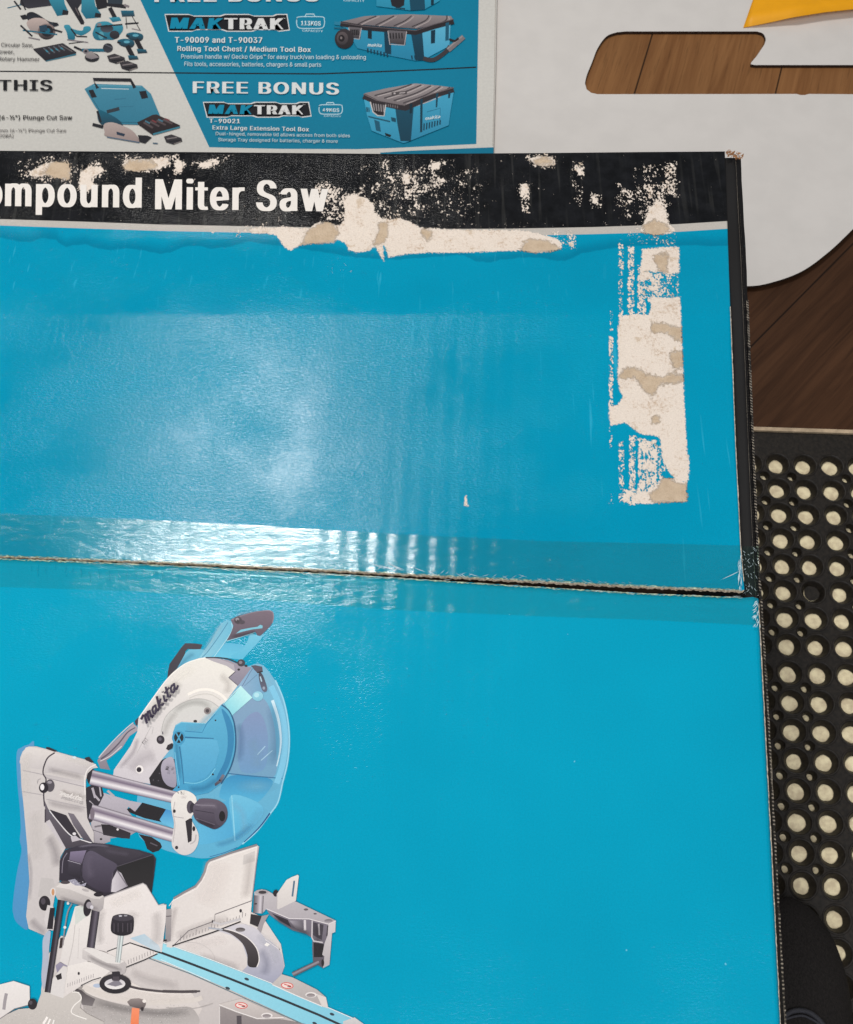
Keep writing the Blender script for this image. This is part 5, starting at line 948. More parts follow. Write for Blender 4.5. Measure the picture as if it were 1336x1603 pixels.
# arm and upper cover
arm = [(75, 870), (90, 845), (170, 740), (270, 600), (350, 520), (430, 470), (500, 446), (560, 440), (640, 452), (740, 482), (770, 540), (720, 590), (770, 635), (690, 740), (650, 775), (600, 830), (545, 900), (400, 895), (345, 915), (320, 960), (316, 1060), (250, 1140), (155, 1275), (165, 1325), (0, 1296), (-100, 1262), (-95, 1225), (20, 1060), (68, 960)]
k.poly(arm, (232, 226, 216), (204, 196, 200), (-.25, 1), False, T2)
k.stroke([(80, 862), (170, 735), (270, 600), (350, 522), (430, 473), (540, 444)], 7, (246, 240, 230), T2, True)
k.poly([(232, 945), (262, 860), (330, 790), (420, 742), (500, 728), (580, 748), (640, 795), (600, 832), (545, 900), (400, 893), (345, 915), (318, 960), (316, 1040), (262, 1085), (235, 1020)], (208, 206, 200), (214, 208, 206), (0, 1), True, T2)
k.stroke([(235, 960), (262, 862), (330, 792), (420, 744), (500, 730), (580, 748), (640, 792)], 6, (188, 184, 180), T2, True)
k.stroke([(420, 700), (500, 668), (580, 668), (650, 700), (690, 740)], 18, (244, 236, 226), T2, True); k.stroke([(430, 726), (500, 700), (580, 700), (650, 740)], 6, (206, 200, 192), T2, True)
k.soft([(140, 860), (260, 690), (360, 580), (470, 510)], 70, (250, 246, 238), .7, T2); k.soft([(320, 830), (400, 770), (500, 755), (590, 790)], 50, (180, 178, 174), .6, T2); k.soft([(250, 1000), (280, 900), (340, 820)], 50, (186, 182, 178), .5, T2); k.soft([(20, 1240), (100, 1150), (200, 1120)], 120, (186, 178, 182), .5, T2); k.soft([(640, 560), (700, 620), (690, 700)], 60, (196, 190, 186), .5, T2); k.soft([(70, 1000), (40, 1100), (-60, 1220)], 34, (170, 162, 168), .6, T2)
k.poly([(540, 442), (620, 447), (700, 460), (790, 495), (860, 512), (840, 590), (790, 640), (765, 636), (705, 582), (752, 540), (730, 508), (640, 470)], (160, 150, 160), (132, 126, 142), (0, 1), False, T2)
k.poly([(545, 446), (640, 452), (740, 490), (750, 540), (690, 500), (600, 470)], (178, 170, 176), None, (0, 1), False, T2)
k.stroke([(545, 443), (640, 443), (720, 458), (800, 498)], 7, (40, 36, 44), T2, True); k.stroke([(705, 582), (752, 540)], 5, (60, 56, 64), T2); k.stroke([(705, 582), (768, 636)], 5, (100, 94, 104), T2)
k.ell((792, 480), 27, 25, (58, 52, 60), None, T2); k.ell((788, 476), 12, 11, (130, 120, 128), None, T2); k.ell((775, 526), 9, 8, BK, None, T2); k.ell((826, 500), 10, 8, BK, None, T2)
k.poly([(864, 514), (920, 556), (962, 680), (870, 722), (800, 660), (770, 640)], (140, 172, 198), (108, 158, 190), (1, 0), False, T2); k.stroke([(870, 520), (800, 640)], 4, (94, 110, 140), T2); k.stroke([(905, 560), (815, 640)], 3, (88, 120, 150), T2)
k.poly([(790, 640), (870, 722), (722, 852), (676, 762), (740, 700)], (188, 236, 234), (134, 208, 220), (-1, 1), False, T2); k.stroke([(670, 762), (790, 640)], 4, (210, 240, 238), T2)
k.ell((908, 712), 38, 34, (150, 208, 222), (128, 190, 210), T2); k.ell((900, 704), 18, 16, (176, 222, 230), None, T2)
k.poly([(860, 500), (890, 496), (938, 506), (942, 542), (906, 552)], (84, 78, 92), None, (0, 1), False, T2); k.stroke([(905, 548), (942, 538)], 8, BK, T2)
k.poly([(915, 552), (940, 560), (972, 650), (965, 680), (940, 672), (920, 610)], (58, 56, 70), (98, 100, 120), (0, 1), True, T2); k.stroke([(925, 575), (935, 610)], 9, (170, 200, 214), T2); k.ell((950, 655), 9, 11, (150, 160, 175), None, T2)
# blade and dark throat
k.poly([(150, 1282), (235, 1160), (262, 1144), (330, 1150), (345, 1340), (318, 1375), (160, 1330)], (30, 26, 32), None, (0, 1), False, T2)
k.poly([(262, 1150), (320, 1148), (340, 1330), (290, 1340), (250, 1300), (234, 1240), (236, 1190)], (178, 170, 182), (150, 144, 160), (0, 1), True, T2)
for bx, by in ((215, 1300), (180, 1296), (222, 1250)): k.ell((bx, by), 5, 5, (76, 70, 78), None, T2)
# teal lower cover
k.poly([(652, 770), (705, 812), (738, 890), (752, 1000), (745, 1110), (710, 1222), (650, 1322), (565, 1385), (480, 1402), (400, 1390), (312, 1370), (352, 1328), (332, 1200), (318, 1060), (316, 965), (335, 912), (375, 890), (545, 900), (600, 832)], (88, 172, 204), (62, 152, 192), (0, 1), False, T2)
k.stroke([(655, 772), (708, 815), (742, 895), (754, 1000), (747, 1110), (712, 1222), (652, 1322)], 9, (30, 86, 124), T2, True)
k.glow((500, 1180), 130, 130, (110, 188, 216), .6, T2); k.soft([(400, 925), (480, 935), (560, 860), (640, 800)], 50, (120, 192, 218), .6, T2); k.soft([(340, 950), (345, 1100), (370, 1300)], 34, (40, 116, 160), .5, T2); k.soft([(420, 1360), (540, 1350), (640, 1280)], 50, (40, 116, 160), .5, T2)
k.poly([(655, 800), (705, 850), (735, 930), (742, 1020), (730, 1110), (700, 1205), (645, 1295), (620, 1280), (670, 1180), (694, 1090), (698, 1000), (688, 920)], (48, 132, 176), (44, 126, 170), (0, 1), True, T2)
k.poly([(400, 1005), (560, 1010), (625, 1020), (640, 1090), (610, 1200), (545, 1280), (460, 1312), (395, 1310), (388, 1180), (372, 1060)], (92, 174, 208), (74, 160, 200), (0, 1), False, T2)
k.stroke([(395, 998), (480, 1002), (600, 1006)], 11, (38, 108, 150), T2, True, 5); k.stroke([(362, 1062), (378, 1180), (392, 1325)], 9, (42, 112, 154), T2, True, 5); k.stroke([(400, 955), (520, 965), (550, 905), (610, 838)], 5, (48, 126, 168), T2); k.stroke([(395, 1312), (480, 1318), (560, 1282), (612, 1215)], 7, (110, 190, 218), T2, True)
k.stroke([(338, 915), (375, 894), (545, 902), (602, 836), (652, 776)], 4, (140, 204, 224), T2); k.stroke([(330, 1100), (345, 1220), (362, 1330)], 6, (110, 186, 214), T2)
k.ell((356, 1002), 46, 50, (62, 150, 190), None, T2); k.ell((357, 1000), 33, 38, (20, 32, 44), None, T2); k.stroke([(340, 970), (374, 1032)], 9, (72, 160, 196), T2); k.stroke([(374, 968), (340, 1034)], 9, (72, 160, 196), T2)
for x, y, r, c in ((613, 880, 6, BK), (595, 1257, 7, BK), (356, 1346, 6, BK)): k.ell((x, y), r, r, c, None, T2)
k.poly([(660, 1256), (680, 1262), (655, 1310), (612, 1340), (606, 1322), (636, 1296)], (120, 116, 128), (60, 60, 74), (0, 1), False, T2); k.ell((643, 1298), 6, 6, BK, None, T2)
k.ell((230, 1015), 28, 30, (44, 38, 46), None, T2); k.ell((226, 1010), 12, 13, (96, 88, 98), None, T2); k.stroke([(244, 958), (246, 978)], 7, (90, 84, 92), T2)
k.poly([(268, 1078), (280, 1052), (310, 1038), (320, 1050), (312, 1076), (285, 1090)], (36, 32, 40), None, (0, 1), False, T2); k.ell((557, 814), 25, 24, (140, 130, 128), None, T2); k.ell((557, 814), 13, 13, (70, 62, 66), None, T2); k.ell((472, 886), 13, 9, BK, None, T2)
k.ell((84, 1222), 27, 29, (236, 228, 224), None, T2); k.ell((80, 1224), 17, 18, (44, 36, 46), None, T2); k.stroke([(64, 1110), (165, 920), (180, 930), (170, 975)], 4, (186, 180, 178), T2)
k.stroke([(0, 1292), (150, 1330), (200, 1345)], 4, (150, 142, 146), T2)
# rear mechanics behind the rods
k.poly([(600, 0), (700, 0), (900, 60), (980, 75), (935, 135), (890, 102), (880, 120), (910, 160), (1000, 240), (900, 300), (700, 330), (640, 300)], (186, 178, 186), (150, 142, 150), (0, 1), False, T3)
k.poly([(985, 72), (1130, 112), (1200, 140), (1200, 240), (1110, 205), (1000, 180), (895, 140), (878, 118), (900, 108), (935, 136)], (26, 22, 28), None, (0, 1), False, T3)
k.poly([(1105, 190), (1150, 118), (1200, 135), (1200, 250), (1120, 210)], (60, 140, 196), (110, 190, 220), (0, 1), False, T3)
k.poly([(960, 290), (1050, 310), (1110, 350), (1122, 378), (1100, 405), (1058, 418), (1018, 392), (1000, 340)], (34, 28, 32), None, (0, 1), False, T3); k.stroke([(1040, 350), (1090, 372)], 8, (90, 84, 92), T3)
k.poly([(594, -30), (640, -50), (700, -60), (720, 20), (690, 80), (620, 180), (596, 170)], (46, 40, 48), None, (0, 1), False, T3)
for x0, y0, x1, y1, w_ in ((640, -30, 660, 40, 16), (690, -40, 700, 30, 10), (655, 20, 690, 60, 14), (745, -10, 790, 30, 16), (730, 10, 770, 50, 8), (620, 60, 650, 90, 8)): k.stroke([(x0, y0), (x1, y1)], w_, (176, 168, 174), T3)
k.poly([(630, 195), (690, 200), (720, 230), (760, 262), (765, 340), (720, 358), (650, 352), (632, 300), (640, 250)], (186, 178, 182), (156, 148, 154), (0, 1), False, T3); k.stroke([(640, 260), (755, 300)], 5, (110, 102, 110), T3); k.ell((700, 325), 9, 7, BK, None, T3); k.stroke([(655, 240), (700, 232)], 12, (120, 112, 118), T3)
k.poly([(700, 222), (760, 226), (905, 282), (898, 322), (840, 318), (716, 296)], (36, 30, 36), (48, 42, 48), (0, 1), False, T3); k.ell((815, 258), 8, 8, (220, 212, 212), None, T3)
# rods
st_ = [(0, (110, 96, 112)), (.12, (176, 168, 178)), (.3, (232, 226, 226)), (.42, (200, 190, 196)), (.62, (118, 104, 122)), (.78, (150, 138, 150)), (.9, (196, 188, 194)), (1, (108, 98, 110))]
k.ell((640, 1275), 34, 58, (40, 34, 42), None, T1); k.bar((636, 1277), (1225, 1418), 104, 84, [(1-a_, b_) for a_, b_ in st_][::-1], T1)
k.ell((622, 140), 30, 70, (46, 40, 48), None, T3); k.bar((628, 134), (1200, 300), 104, 92, [(1-a_, b_) for a_, b_ in st_][::-1], T3)
k.ell((640, 150), 16, 42, (120, 108, 118), None, T3)
# rear column and head
col_ = [T1(p) for p in ((142, 1140), (160, 1095), (200, 1062), (255, 1062), (400, 1100), (620, 1160), (665, 1185), (685, 1210), (650, 1215), (612, 1250), (600, 1300))] + [T3(p) for p in ((596, 60), (605, 180), (650, 280), (650, 350), (600, 330), (480, 290), (400, 200), (330, 110), (318, 200), (450, 395), (418, 450), (412, 620), (395, 640), (330, 1000), (200, 945), (182, 860), (205, 620), (190, 380), (165, 100), (150, -40))]
k.poly(col_, (206, 198, 194), (196, 188, 186), (0, 1), False); 
k.poly([(150, 1130), (170, 1090), (205, 1066), (370, 1104), (322, 1150), (300, 1220), (150, 1190)], (220, 212, 206), (198, 190, 188), (0, 1), True, T1)
k.poly([(385, 1108), (620, 1166), (665, 1190), (620, 1230), (606, 1268), (450, 1230), (310, 1250), (325, 1160)], (216, 208, 204), (188, 180, 180), (0, 1), False, T1)
k.poly([(310, 1255), (600, 1310), (600, 1345), (320, 1282)], (186, 178, 178), (206, 198, 196), (0, 1), False, T1)
k.soft([(190, 1100), (180, 1250), (185, 1420)], 70, (232, 226, 220), .6, T1); k.soft([(450, 1140), (560, 1170), (640, 1200)], 40, (236, 230, 224), .7, T1); k.soft([(330, 1220), (460, 1250), (590, 1280)], 44, (158, 150, 152), .55, T1); k.soft([(330, 1450), (460, 1480), (600, 1500)], 50, (156, 148, 152), .5, T1); k.soft([(240, 120), (250, 300), (250, 480)], 110, (222, 216, 212), .6, T3); k.soft([(330, 300), (380, 400), (400, 520)], 80, (150, 142, 146), .6, T3); k.soft([(215, 880), (260, 930), (320, 980)], 60, (160, 152, 156), .6, T3); k.soft([(195, 420), (215, 560), (205, 760)], 30, (160, 156, 164), .5, T3)
k.stroke([(160, 1228), (310, 1260)], 5, (168, 160, 162), T1); k.stroke([(158, 1376), (310, 1402)], 5, (172, 164, 166), T1); k.stroke([(320, 1280), (600, 1345)], 5, (160, 152, 156), T1); k.stroke([(325, 1430), (600, 1490)], 5, (172, 164, 166), T1)
k.stroke([(383, 1106), (335, 1140), (308, 1200), (302, 1250), (322, 1290), (314, 1340), (306, 1400), (312, 1480)], 9, (62, 54, 62), T1, True)
k.stroke([(670, 1188), (620, 1215), (598, 1260), (592, 1320), (596, 1400)], 8, (232, 224, 220), T1, True)
k.ell((350, 1335), 32, 44, (84, 78, 84), None, T1); k.ell((306, 1350), 33, 37, (34, 28, 36), None, T1); k.ell((296, 1346), 14, 22, (236, 230, 230), None, T1); k.ell((348, 1312), 16, 10, (150, 142, 148), None, T1); k.stroke([(262, 1320), (268, 1295), (285, 1288)], 4, (150, 142, 144), T1, True)
k.poly([(322, 1066), (345, 1068), (402, 1094), (385, 1100), (325, 1080)], (44, 36, 42), None, (0, 1), False, T1); k.poly([(590, 1142), (622, 1134), (655, 1172), (640, 1176), (600, 1158)], (48, 40, 48), None, (0, 1), False, T1); k.ell((520, 1138), 14, 8, (206, 224, 228), None, T1)
k.poly([(310, 60), (345, 140), (410, 220), (480, 300), (560, 330), (650, 352), (560, 368), (455, 395), (318, 205)], (104, 96, 104), (66, 60, 68), (0, 1), False, T3)
k.poly([(345, 120), (460, 160), (560, 320), (490, 300), (400, 210)], (46, 40, 48), None, (0, 1), False, T3); k.poly([(316, 206), (345, 190), (455, 385), (448, 398)], (196, 188, 190), None, (0, 1), False, T3); k.poly([(470, 142), (512, 152), (645, 350), (580, 330), (510, 230)], (120, 112, 120), (74, 68, 78), (0, 1), False, T3)
k.stroke([(345, 130), (400, 200), (485, 295), (560, 328), (650, 356)], 7, (226, 220, 220), T3, True); k.poly([(490, 310), (525, 300), (560, 330), (500, 345)], (190, 182, 186), None, (0, 1), False, T3); k.ell((515, 288), 12, 10, (222, 216, 216), None, T3); k.stroke([(315, 120), (315, 210)], 10, (70, 62, 70), T3)
k.poly([(285, 590), (368, 600), (380, 640), (365, 720), (262, 726)], (190, 183, 180), None, (0, 1), False, T3)
k.ell((310, 768), 40, 52, (40, 34, 40), (30, 24, 30), T3); k.ell((300, 755), 16, 22, (74, 66, 74), None, T3); k.ell((370, 690), 22, 30, (216, 208, 204), None, T3); k.ell((368, 692), 10, 24, (198, 144, 104), None, T3)
k.poly([(330, 780), (370, 790), (385, 960), (330, 950), (305, 880)], (206, 198, 196), None, (0, 1), False, T3); k.poly([(348, 800), (380, 800), (366, 948), (326, 946)], (36, 30, 36), None, (0, 1), False, T3)
# front plate of the rods with knob
k.stroke([(140, 80), (190, 100)], 46, (58, 52, 62), T4)
k.poly([(32, 62), (45, 20), (75, -5), (110, -12), (150, 0), (180, 24), (190, 60), (184, 110), (160, 150), (162, 180), (190, 230), (202, 270), (196, 320), (170, 365), (130, 386), (85, 380), (45, 345), (36, 300), (50, 200), (38, 130)], (232, 226, 218), (208, 200, 198), (0, 1), True, T4)
k.stroke([(55, 60), (45, 130), (56, 200), (44, 310)], 6, (190, 182, 180), T4, True); k.poly([(120, 178), (150, 160), (162, 165), (160, 250), (158, 300), (136, 312), (128, 240)], (40, 34, 40), None, (0, 1), False, T4); k.ell((172, 225), 9, 16, BK, None, T4); k.stroke([(150, 320), (178, 300), (186, 262)], 8, (184, 176, 176), T4, True)
k.ell((52, 117), 9, 11, (40, 34, 40), None, T4); k.ell((66, 341), 10, 11, (50, 44, 50), None, T4); k.stroke([(48, 150), (110, 160)], 4, (170, 162, 164), T4); k.ell((108, 30), 20, 12, (222, 214, 208), None, T4); k.stroke([(72, -2), (78, 8)], 5, (90, 84, 88), T4); k.stroke([(92, -6), (96, 6)], 5, (90, 84, 88), T4)
k.ell((150, 92), 22, 40, (80, 72, 82), None, T4); k.ell((165, 96), 18, 30, (48, 42, 52), None, T4)
k.poly([(168, 92), (188, 60), (215, 40), (300, 44), (350, 66), (372, 92), (380, 130), (372, 172), (340, 210), (300, 228), (260, 215), (200, 185), (172, 150)], (98, 88, 102), (56, 48, 62), (0, 1), True, T4)
k.poly([(312, 88), (345, 68), (370, 88), (378, 125), (372, 168), (340, 208), (310, 190), (300, 140)], (90, 82, 96), (72, 64, 78), (0, 1), True, T4); k.stroke([(182, 78), (300, 84)], 6, (140, 130, 142), T4); k.stroke([(185, 160), (300, 200)], 5, (110, 100, 114), T4); k.stroke([(178, 110), (296, 130)], 4, (48, 42, 54), T4); k.ell((346, 148), 19, 32, (18, 14, 20), None, T4)
k.soft([(200, 85), (260, 80), (320, 88)], 34, (150, 140, 154), .7, T4); k.soft([(190, 170), (250, 195), (300, 210)], 30, (30, 24, 34), .6, T4)
# motor housing
k.poly([(414, 475), (450, 402), (540, 370), (640, 350), (760, 362), (860, 385), (960, 400), (1060, 430), (1080, 460), (1066, 580), (1050, 695), (980, 660), (780, 720), (700, 720), (560, 650), (410, 610)], (52, 46, 58), (40, 34, 44), (0, 1), False, T3)
k.poly([(610, 395), (720, 372), (880, 392), (960, 406), (1000, 430), (820, 505), (700, 450)], (64, 58, 68), (46, 40, 50), (0, 1), False, T3); k.poly([(575, 470), (625, 405), (720, 450), (812, 505), (782, 560), (762, 690), (640, 660), (570, 580)], (88, 80, 96), (52, 44, 58), (0, 1), True, T3)
k.soft([(640, 420), (610, 500), (640, 600)], 70, (120, 110, 128), .6, T3); k.soft([(720, 400), (820, 420), (900, 430)], 34, (110, 102, 116), .5, T3); k.soft([(540, 380), (640, 366), (760, 374)], 18, (150, 142, 156), .6, T3)
k.poly([(488, 412), (600, 402), (572, 495), (480, 468)], (128, 116, 140), (96, 86, 104), (0, 1), False, T3); k.poly([(476, 474), (560, 500), (555, 600), (470, 570)], (64, 58, 70), (34, 28, 38), (0, 1), False, T3); k.stroke([(470, 472), (560, 498)], 4, (170, 162, 174), T3); k.stroke([(430, 560), (438, 470), (466, 420)], 5, (130, 122, 134), T3, True); k.stroke([(600, 405), (572, 490), (568, 580)], 4, (30, 24, 32), T3, True)
k.poly([(806, 520), (1058, 436), (1068, 470), (1050, 690), (985, 650), (880, 660), (830, 560)], (26, 24, 26), (38, 34, 36), (0, 1), False, T3); k.stroke([(806, 516), (1062, 432)], 5, (76, 70, 78), T3); k.poly([(776, 610), (812, 542), (840, 560), (884, 650), (800, 692), (770, 690)], (206, 198, 202), (160, 152, 160), (1, 0), False, T3); k.stroke([(812, 542), (884, 652)], 8, (120, 112, 120), T3); k.stroke([(782, 556), (764, 690)], 5, (90, 82, 94), T3)
# table and base
k.poly([(65, 1548), (72, 1500), (96, 1465), (130, 1472), (200, 1478), (262, 1470), (330, 1455), (372, 1436), (392, 1427), (412, 1436), (440, 1478), (446, 1512), (438, 1535), (470, 1555), (512, 1578), (514, 1640), (60, 1640)], (218, 209, 204), (186, 177, 174), (0, 1), False)
k.poly([(330, 850), (470, 812), (560, 842), (610, 900), (640, 915), (690, 960), (722, 1030), (722, 1095), (690, 1150), (640, 1180), (530, 1160), (430, 1110), (380, 1000)], (206, 200, 204), (158, 158, 176), (0, 1), True, T4)
k.poly([(10, 960), (330, 858), (400, 880), (470, 930), (500, 1020), (500, 1070), (440, 1130), (300, 1060), (100, 980)], (222, 213, 208), (206, 196, 192), (0, 1), False, T4)
k.stroke([(100, 925), (200, 930), (270, 970), (300, 1020), (290, 1050)], 4, (196, 188, 184), T4, True)
k.soft([(120, 960), (240, 930), (380, 900)], 60, (238, 230, 226), .7, T4); k.soft([(200, 1010), (340, 1050), (460, 1090)], 60, (184, 176, 176), .6, T4); k.soft([(560, 880), (650, 950), (690, 1050)], 60, (206, 206, 214), .7, T4); k.soft([(580, 960), (620, 1050), (600, 1130)], 60, (134, 136, 156), .5, T4)
k.poly([(332, 848), (400, 872), (470, 930), (500, 1000), (503, 1062), (530, 1078), (562, 1070), (572, 1010), (545, 940), (480, 885), (400, 852), (345, 840)], (84, 76, 78), (42, 36, 38), (0, 1), True, T4); k.stroke([(345, 838), (420, 856), (500, 895), (558, 960), (574, 1030), (560, 1076)], 6, (232, 224, 220), T4, True)
k.ell((458, 846), 30, 13, (70, 62, 62), (130, 122, 122), T4); k.poly([(620, 925), (640, 935), (625, 950), (604, 940)], (236, 230, 224), None, (0, 1), False, T4); k.stroke([(610, 905), (700, 970), (690, 955)], 5, (214, 208, 208), T4)
# turntable front
k.poly([(520, 1345), (600, 1300), (740, 1260), (880, 1300), (1000, 1360), (1150, 1388), (1325, 1385), (1400, 1500), (1325, 1640), (700, 1640), (600, 1460)], (226, 216, 208), (198, 188, 184), (0, 1), False, T3)
k.poly([(520, 1345), (575, 1330), (590, 1380), (700, 1430), (880, 1475), (1100, 1500), (1325, 1490), (1325, 1640), (700, 1640), (600, 1560), (566, 1440)], (150, 142, 138), (186, 178, 174), (0, 1), True, T3)
k.poly([(520, 1352), (568, 1372), (600, 1400), (660, 1430), (640, 1480), (570, 1470), (550, 1400), (522, 1378)], (64, 56, 58), (120, 112, 112), (0, 1), False, T3)
k.stroke([(575, 1345), (700, 1395), (880, 1440), (1060, 1455), (1325, 1440), (1400, 1420)], 34, (212, 202, 194), T3, True); k.stroke([(560, 1330), (620, 1295), (690, 1280)], 6, (40, 34, 38), T3)
k.soft([(700, 1330), (860, 1390), (1060, 1420), (1300, 1420)], 60, (240, 232, 226), .7, T3); k.soft([(640, 1450), (860, 1500), (1100, 1530), (1320, 1520)], 60, (110, 104, 104), .55, T3); k.soft([(900, 1240), (1040, 1300), (1250, 1340)], 70, (196, 188, 186), .6, T3); k.soft([(740, 1560), (1000, 1580), (1300, 1560)], 60, (206, 200, 196), .5, T3)
k.stroke([(870, 1335), (960, 1358), (1080, 1374), (1200, 1382), (1320, 1380), (1385, 1376)], 17, (74, 66, 68), T3, True, 12); k.stroke([(870, 1350), (1080, 1390), (1320, 1396)], 5, (236, 226, 220), T3, True)
for s_ in range(260):
    x, y = random.uniform(580, 1320), random.uniform(1470, 1600); c_ = random.choice(((206, 200, 196), (128, 120, 118), (220, 214, 210), (140, 132, 130))); T_ = T3((x, y)); k.ell(T_, .6, .35, c_, n=5)
k.ell((675, 1338), 30, 14, (176, 186, 204), None, T3)
k.poly([(880, 1450), (905, 1430), (960, 1425), (1012, 1440), (1010, 1470), (990, 1510), (960, 1495), (900, 1480)], (146, 134, 130), (70, 60, 60), (0, 1), False, T3); k.ell((1000, 1445), 14, 12, (232, 222, 214), None, T3); k.ell((985, 1500), 10, 14, (48, 40, 42), None, T3)
k.poly([(914, 1490), (966, 1496), (958, 1640), (900, 1640)], (240, 140, 100), (230, 120, 72), (0, 1), False, T3)
# kerf insert
k.poly([(236, 1484), (253, 1476), (276, 1484), (330, 1503), (430, 1542), (500, 1572), (562, 1599), (590, 1640), (520, 1640), (476, 1603), (360, 1549), (300, 1524), (262, 1507), (225, 1496)], (156, 214, 226), (122, 192, 212), (1, 0), False)
k.stroke([(249, 1490), (300, 1509), (360, 1532), (440, 1564), (500, 1589), (548, 1611)], 3.6, (38, 42, 48)); k.stroke([(255, 1475.5), (330, 1502), (430, 1541), (562, 1598)], 1.3, (230, 236, 236)); k.stroke([(225, 1497), (300, 1525), (476, 1604)], 1.2, (96, 120, 128)); k.stroke([(252, 1502), (330, 1536)], 1.2, (214, 232, 236))
for x, y in ((497, 1150), (1022, 1366), (380, 1206), (915, 1422)): k.ell((x, y), 15, 8, (48, 60, 70), None, T4, rot=.35)
k.stroke([(-20, 1225), (100, 1228), (190, 1226)], 16, (74, 66, 68), T4); k.stroke([(0, 1325), (170, 1330), (290, 1300)], 4, (180, 172, 168), T4, True)
# front corner plates
k.poly([(650, 1182), (712, 1120), (780, 1140), (930, 1215), (985, 1262), (998, 1320), (960, 1320), (800, 1252)], (196, 187, 182), (170, 162, 160), (0, 1), False, T4); k.stroke([(655, 1184), (800, 1250), (962, 1318)], 5, (238, 230, 226), T4)
k.poly([(925, 1240), (985, 1262), (998, 1330), (960, 1318)], (214, 206, 200), None, (0, 1), False, T4)
k.poly([(325, 1304), (470, 1268), (560, 1310), (728, 1382), (700, 1398), (560, 1390), (440, 1350)], (206, 196, 190), (180, 170, 166), (0, 1), False, T4); k.stroke([(328, 1308), (440, 1352), (560, 1392), (725, 1386)], 5, (236, 228, 224), T4)
k.poly([(330, 1318), (440, 1360), (560, 1400), (720, 1400), (860, 1426), (900, 1600), (325, 1600)], (150, 140, 138), (110, 102, 104), (0, 1), False, T4); k.stroke([(450, 1375), (455, 1600)], 30, (80, 72, 76), T4); k.stroke([(330, 1318), (330, 1600)], 6, (214, 206, 202), T4)
for x, y in ((746, 1190), (464, 1312)): k.ell((x, y), 39, 20, (214, 84, 76), None, T4, rot=.1); k.ell((x, y), 33, 15, (236, 214, 206), None, T4, rot=.1); k.stroke([(x-18, y-8), (x+8, y-1), (x+26, y+5)], 6, (200, 74, 70), T4); k.stroke([(x+2, y+6), (x+22, y+8)], 5, (60, 44, 50), T4)
for x, y in ((893, 1247), (622, 1374)): k.ell((x, y), 35, 17, (228, 220, 216), None, T4); k.ell((x-2, y+3), 27, 12, (128, 118, 118), (170, 160, 160), T4)
k.poly([(1090, 1410), (1160, 1385), (1250, 1450), (1250, 1600), (1100, 1600)], (206, 202, 200), (150, 150, 156), (0, 1), False, T4)
# right fence
k.poly([(45, 660), (70, 640), (130, 610), (185, 580), (215, 540), (238, 495), (248, 450), (268, 425), (560, 325), (573, 336), (550, 500), (530, 665), (516, 822), (460, 800), (290, 862), (32, 958), (4, 952), (20, 800), (34, 690)], (216, 207, 202), (228, 219, 212), (1, 0), False, T4)
k.stroke([(48, 655), (110, 618), (182, 580), (214, 540), (238, 492), (252, 440), (268, 422), (400, 374), (560, 325)], 13, (140, 132, 134), T4, False); k.stroke([(20, 700), (42, 668), (190, 594), (226, 545), (250, 495), (262, 448), (280, 432), (560, 338)], 4, (240, 232, 226), T4); k.stroke([(568, 335), (548, 500), (528, 665)], 6, (170, 162, 166), T4)
k.poly([(478, 388), (548, 362), (546, 424), (474, 446)], (206, 198, 193), None, (0, 1), False, T4)
k.soft([(330, 420), (300, 560), (220, 700)], 160, (240, 232, 227), .6, T4); k.soft([(520, 380), (510, 520), (490, 660)], 70, (198, 190, 186), .6, T4); k.soft([(60, 900), (200, 840), (400, 770)], 70, (190, 182, 180), .6, T4); k.soft([(60, 700), (40, 800), (20, 930)], 40, (188, 180, 178), .6, T4)
k.stroke([(40, 950), (140, 852), (300, 792), (302, 752), (528, 668)], 5, (112, 104, 106), T4); k.stroke([(40, 945), (290, 862), (460, 796)], 8, (36, 30, 34), T4); k.ell((460, 730), 8, 11, (40, 34, 38), None, T4); k.ell((288, 796), 6, 9, (60, 54, 58), None, T4)
for i_ in range(22): x = 90+i_*19; y = 915-i_*7.2; k.stroke([(x, y), (x+2, y-(34 if i_ % 5 == 0 else 20))], 3, (128, 120, 122), T4)
k.stroke([(262, 835), (350, 846)], 10, (170, 172, 180), T4); k.stroke([(290, 800), (340, 812), (460, 780)], 14, (196, 190, 190), T4)
# sliding fence left, gap and upright plates
k.poly([(1148, 812), (1188, 806), (1182, 1030), (1144, 1040)], (168, 160, 158), (140, 132, 134), (0, 1), False, T3); k.stroke([(1122, 1028), (1155, 1024)], 12, (30, 26, 30), T3); k.stroke([(1150, 860), (1186, 856)], 8, (110, 102, 104), T3)
k.poly([(704, 735), (990, 630), (1012, 642), (1096, 780), (1130, 772), (1152, 778), (1146, 900), (1120, 1108), (1000, 1068), (900, 1042), (742, 1104), (650, 1085), (660, 860), (690, 800)], (228, 219, 214), (218, 209, 205), (0, 1), False, T3); k.stroke([(708, 732), (990, 630), (1012, 644)], 7, (172, 164, 164), T3); k.stroke([(1012, 644), (1096, 782), (1150, 778)], 5, (176, 168, 168), T3)
k.poly([(900, 1010), (1000, 980), (1100, 1060), (1118, 1104), (1060, 1090)], (170, 196, 210), (196, 206, 212), (1, 0), False, T3)
k.soft([(760, 780), (880, 730), (980, 690)], 70, (240, 234, 229), .7, T3); k.soft([(1080, 820), (1090, 940), (1080, 1060)], 80, (196, 190, 188), .6, T3); k.soft([(710, 800), (690, 940), (700, 1060)], 60, (190, 184, 182), .6, T3); k.soft([(860, 1000), (900, 900), (940, 820)], 80, (208, 202, 200), .6, T3)
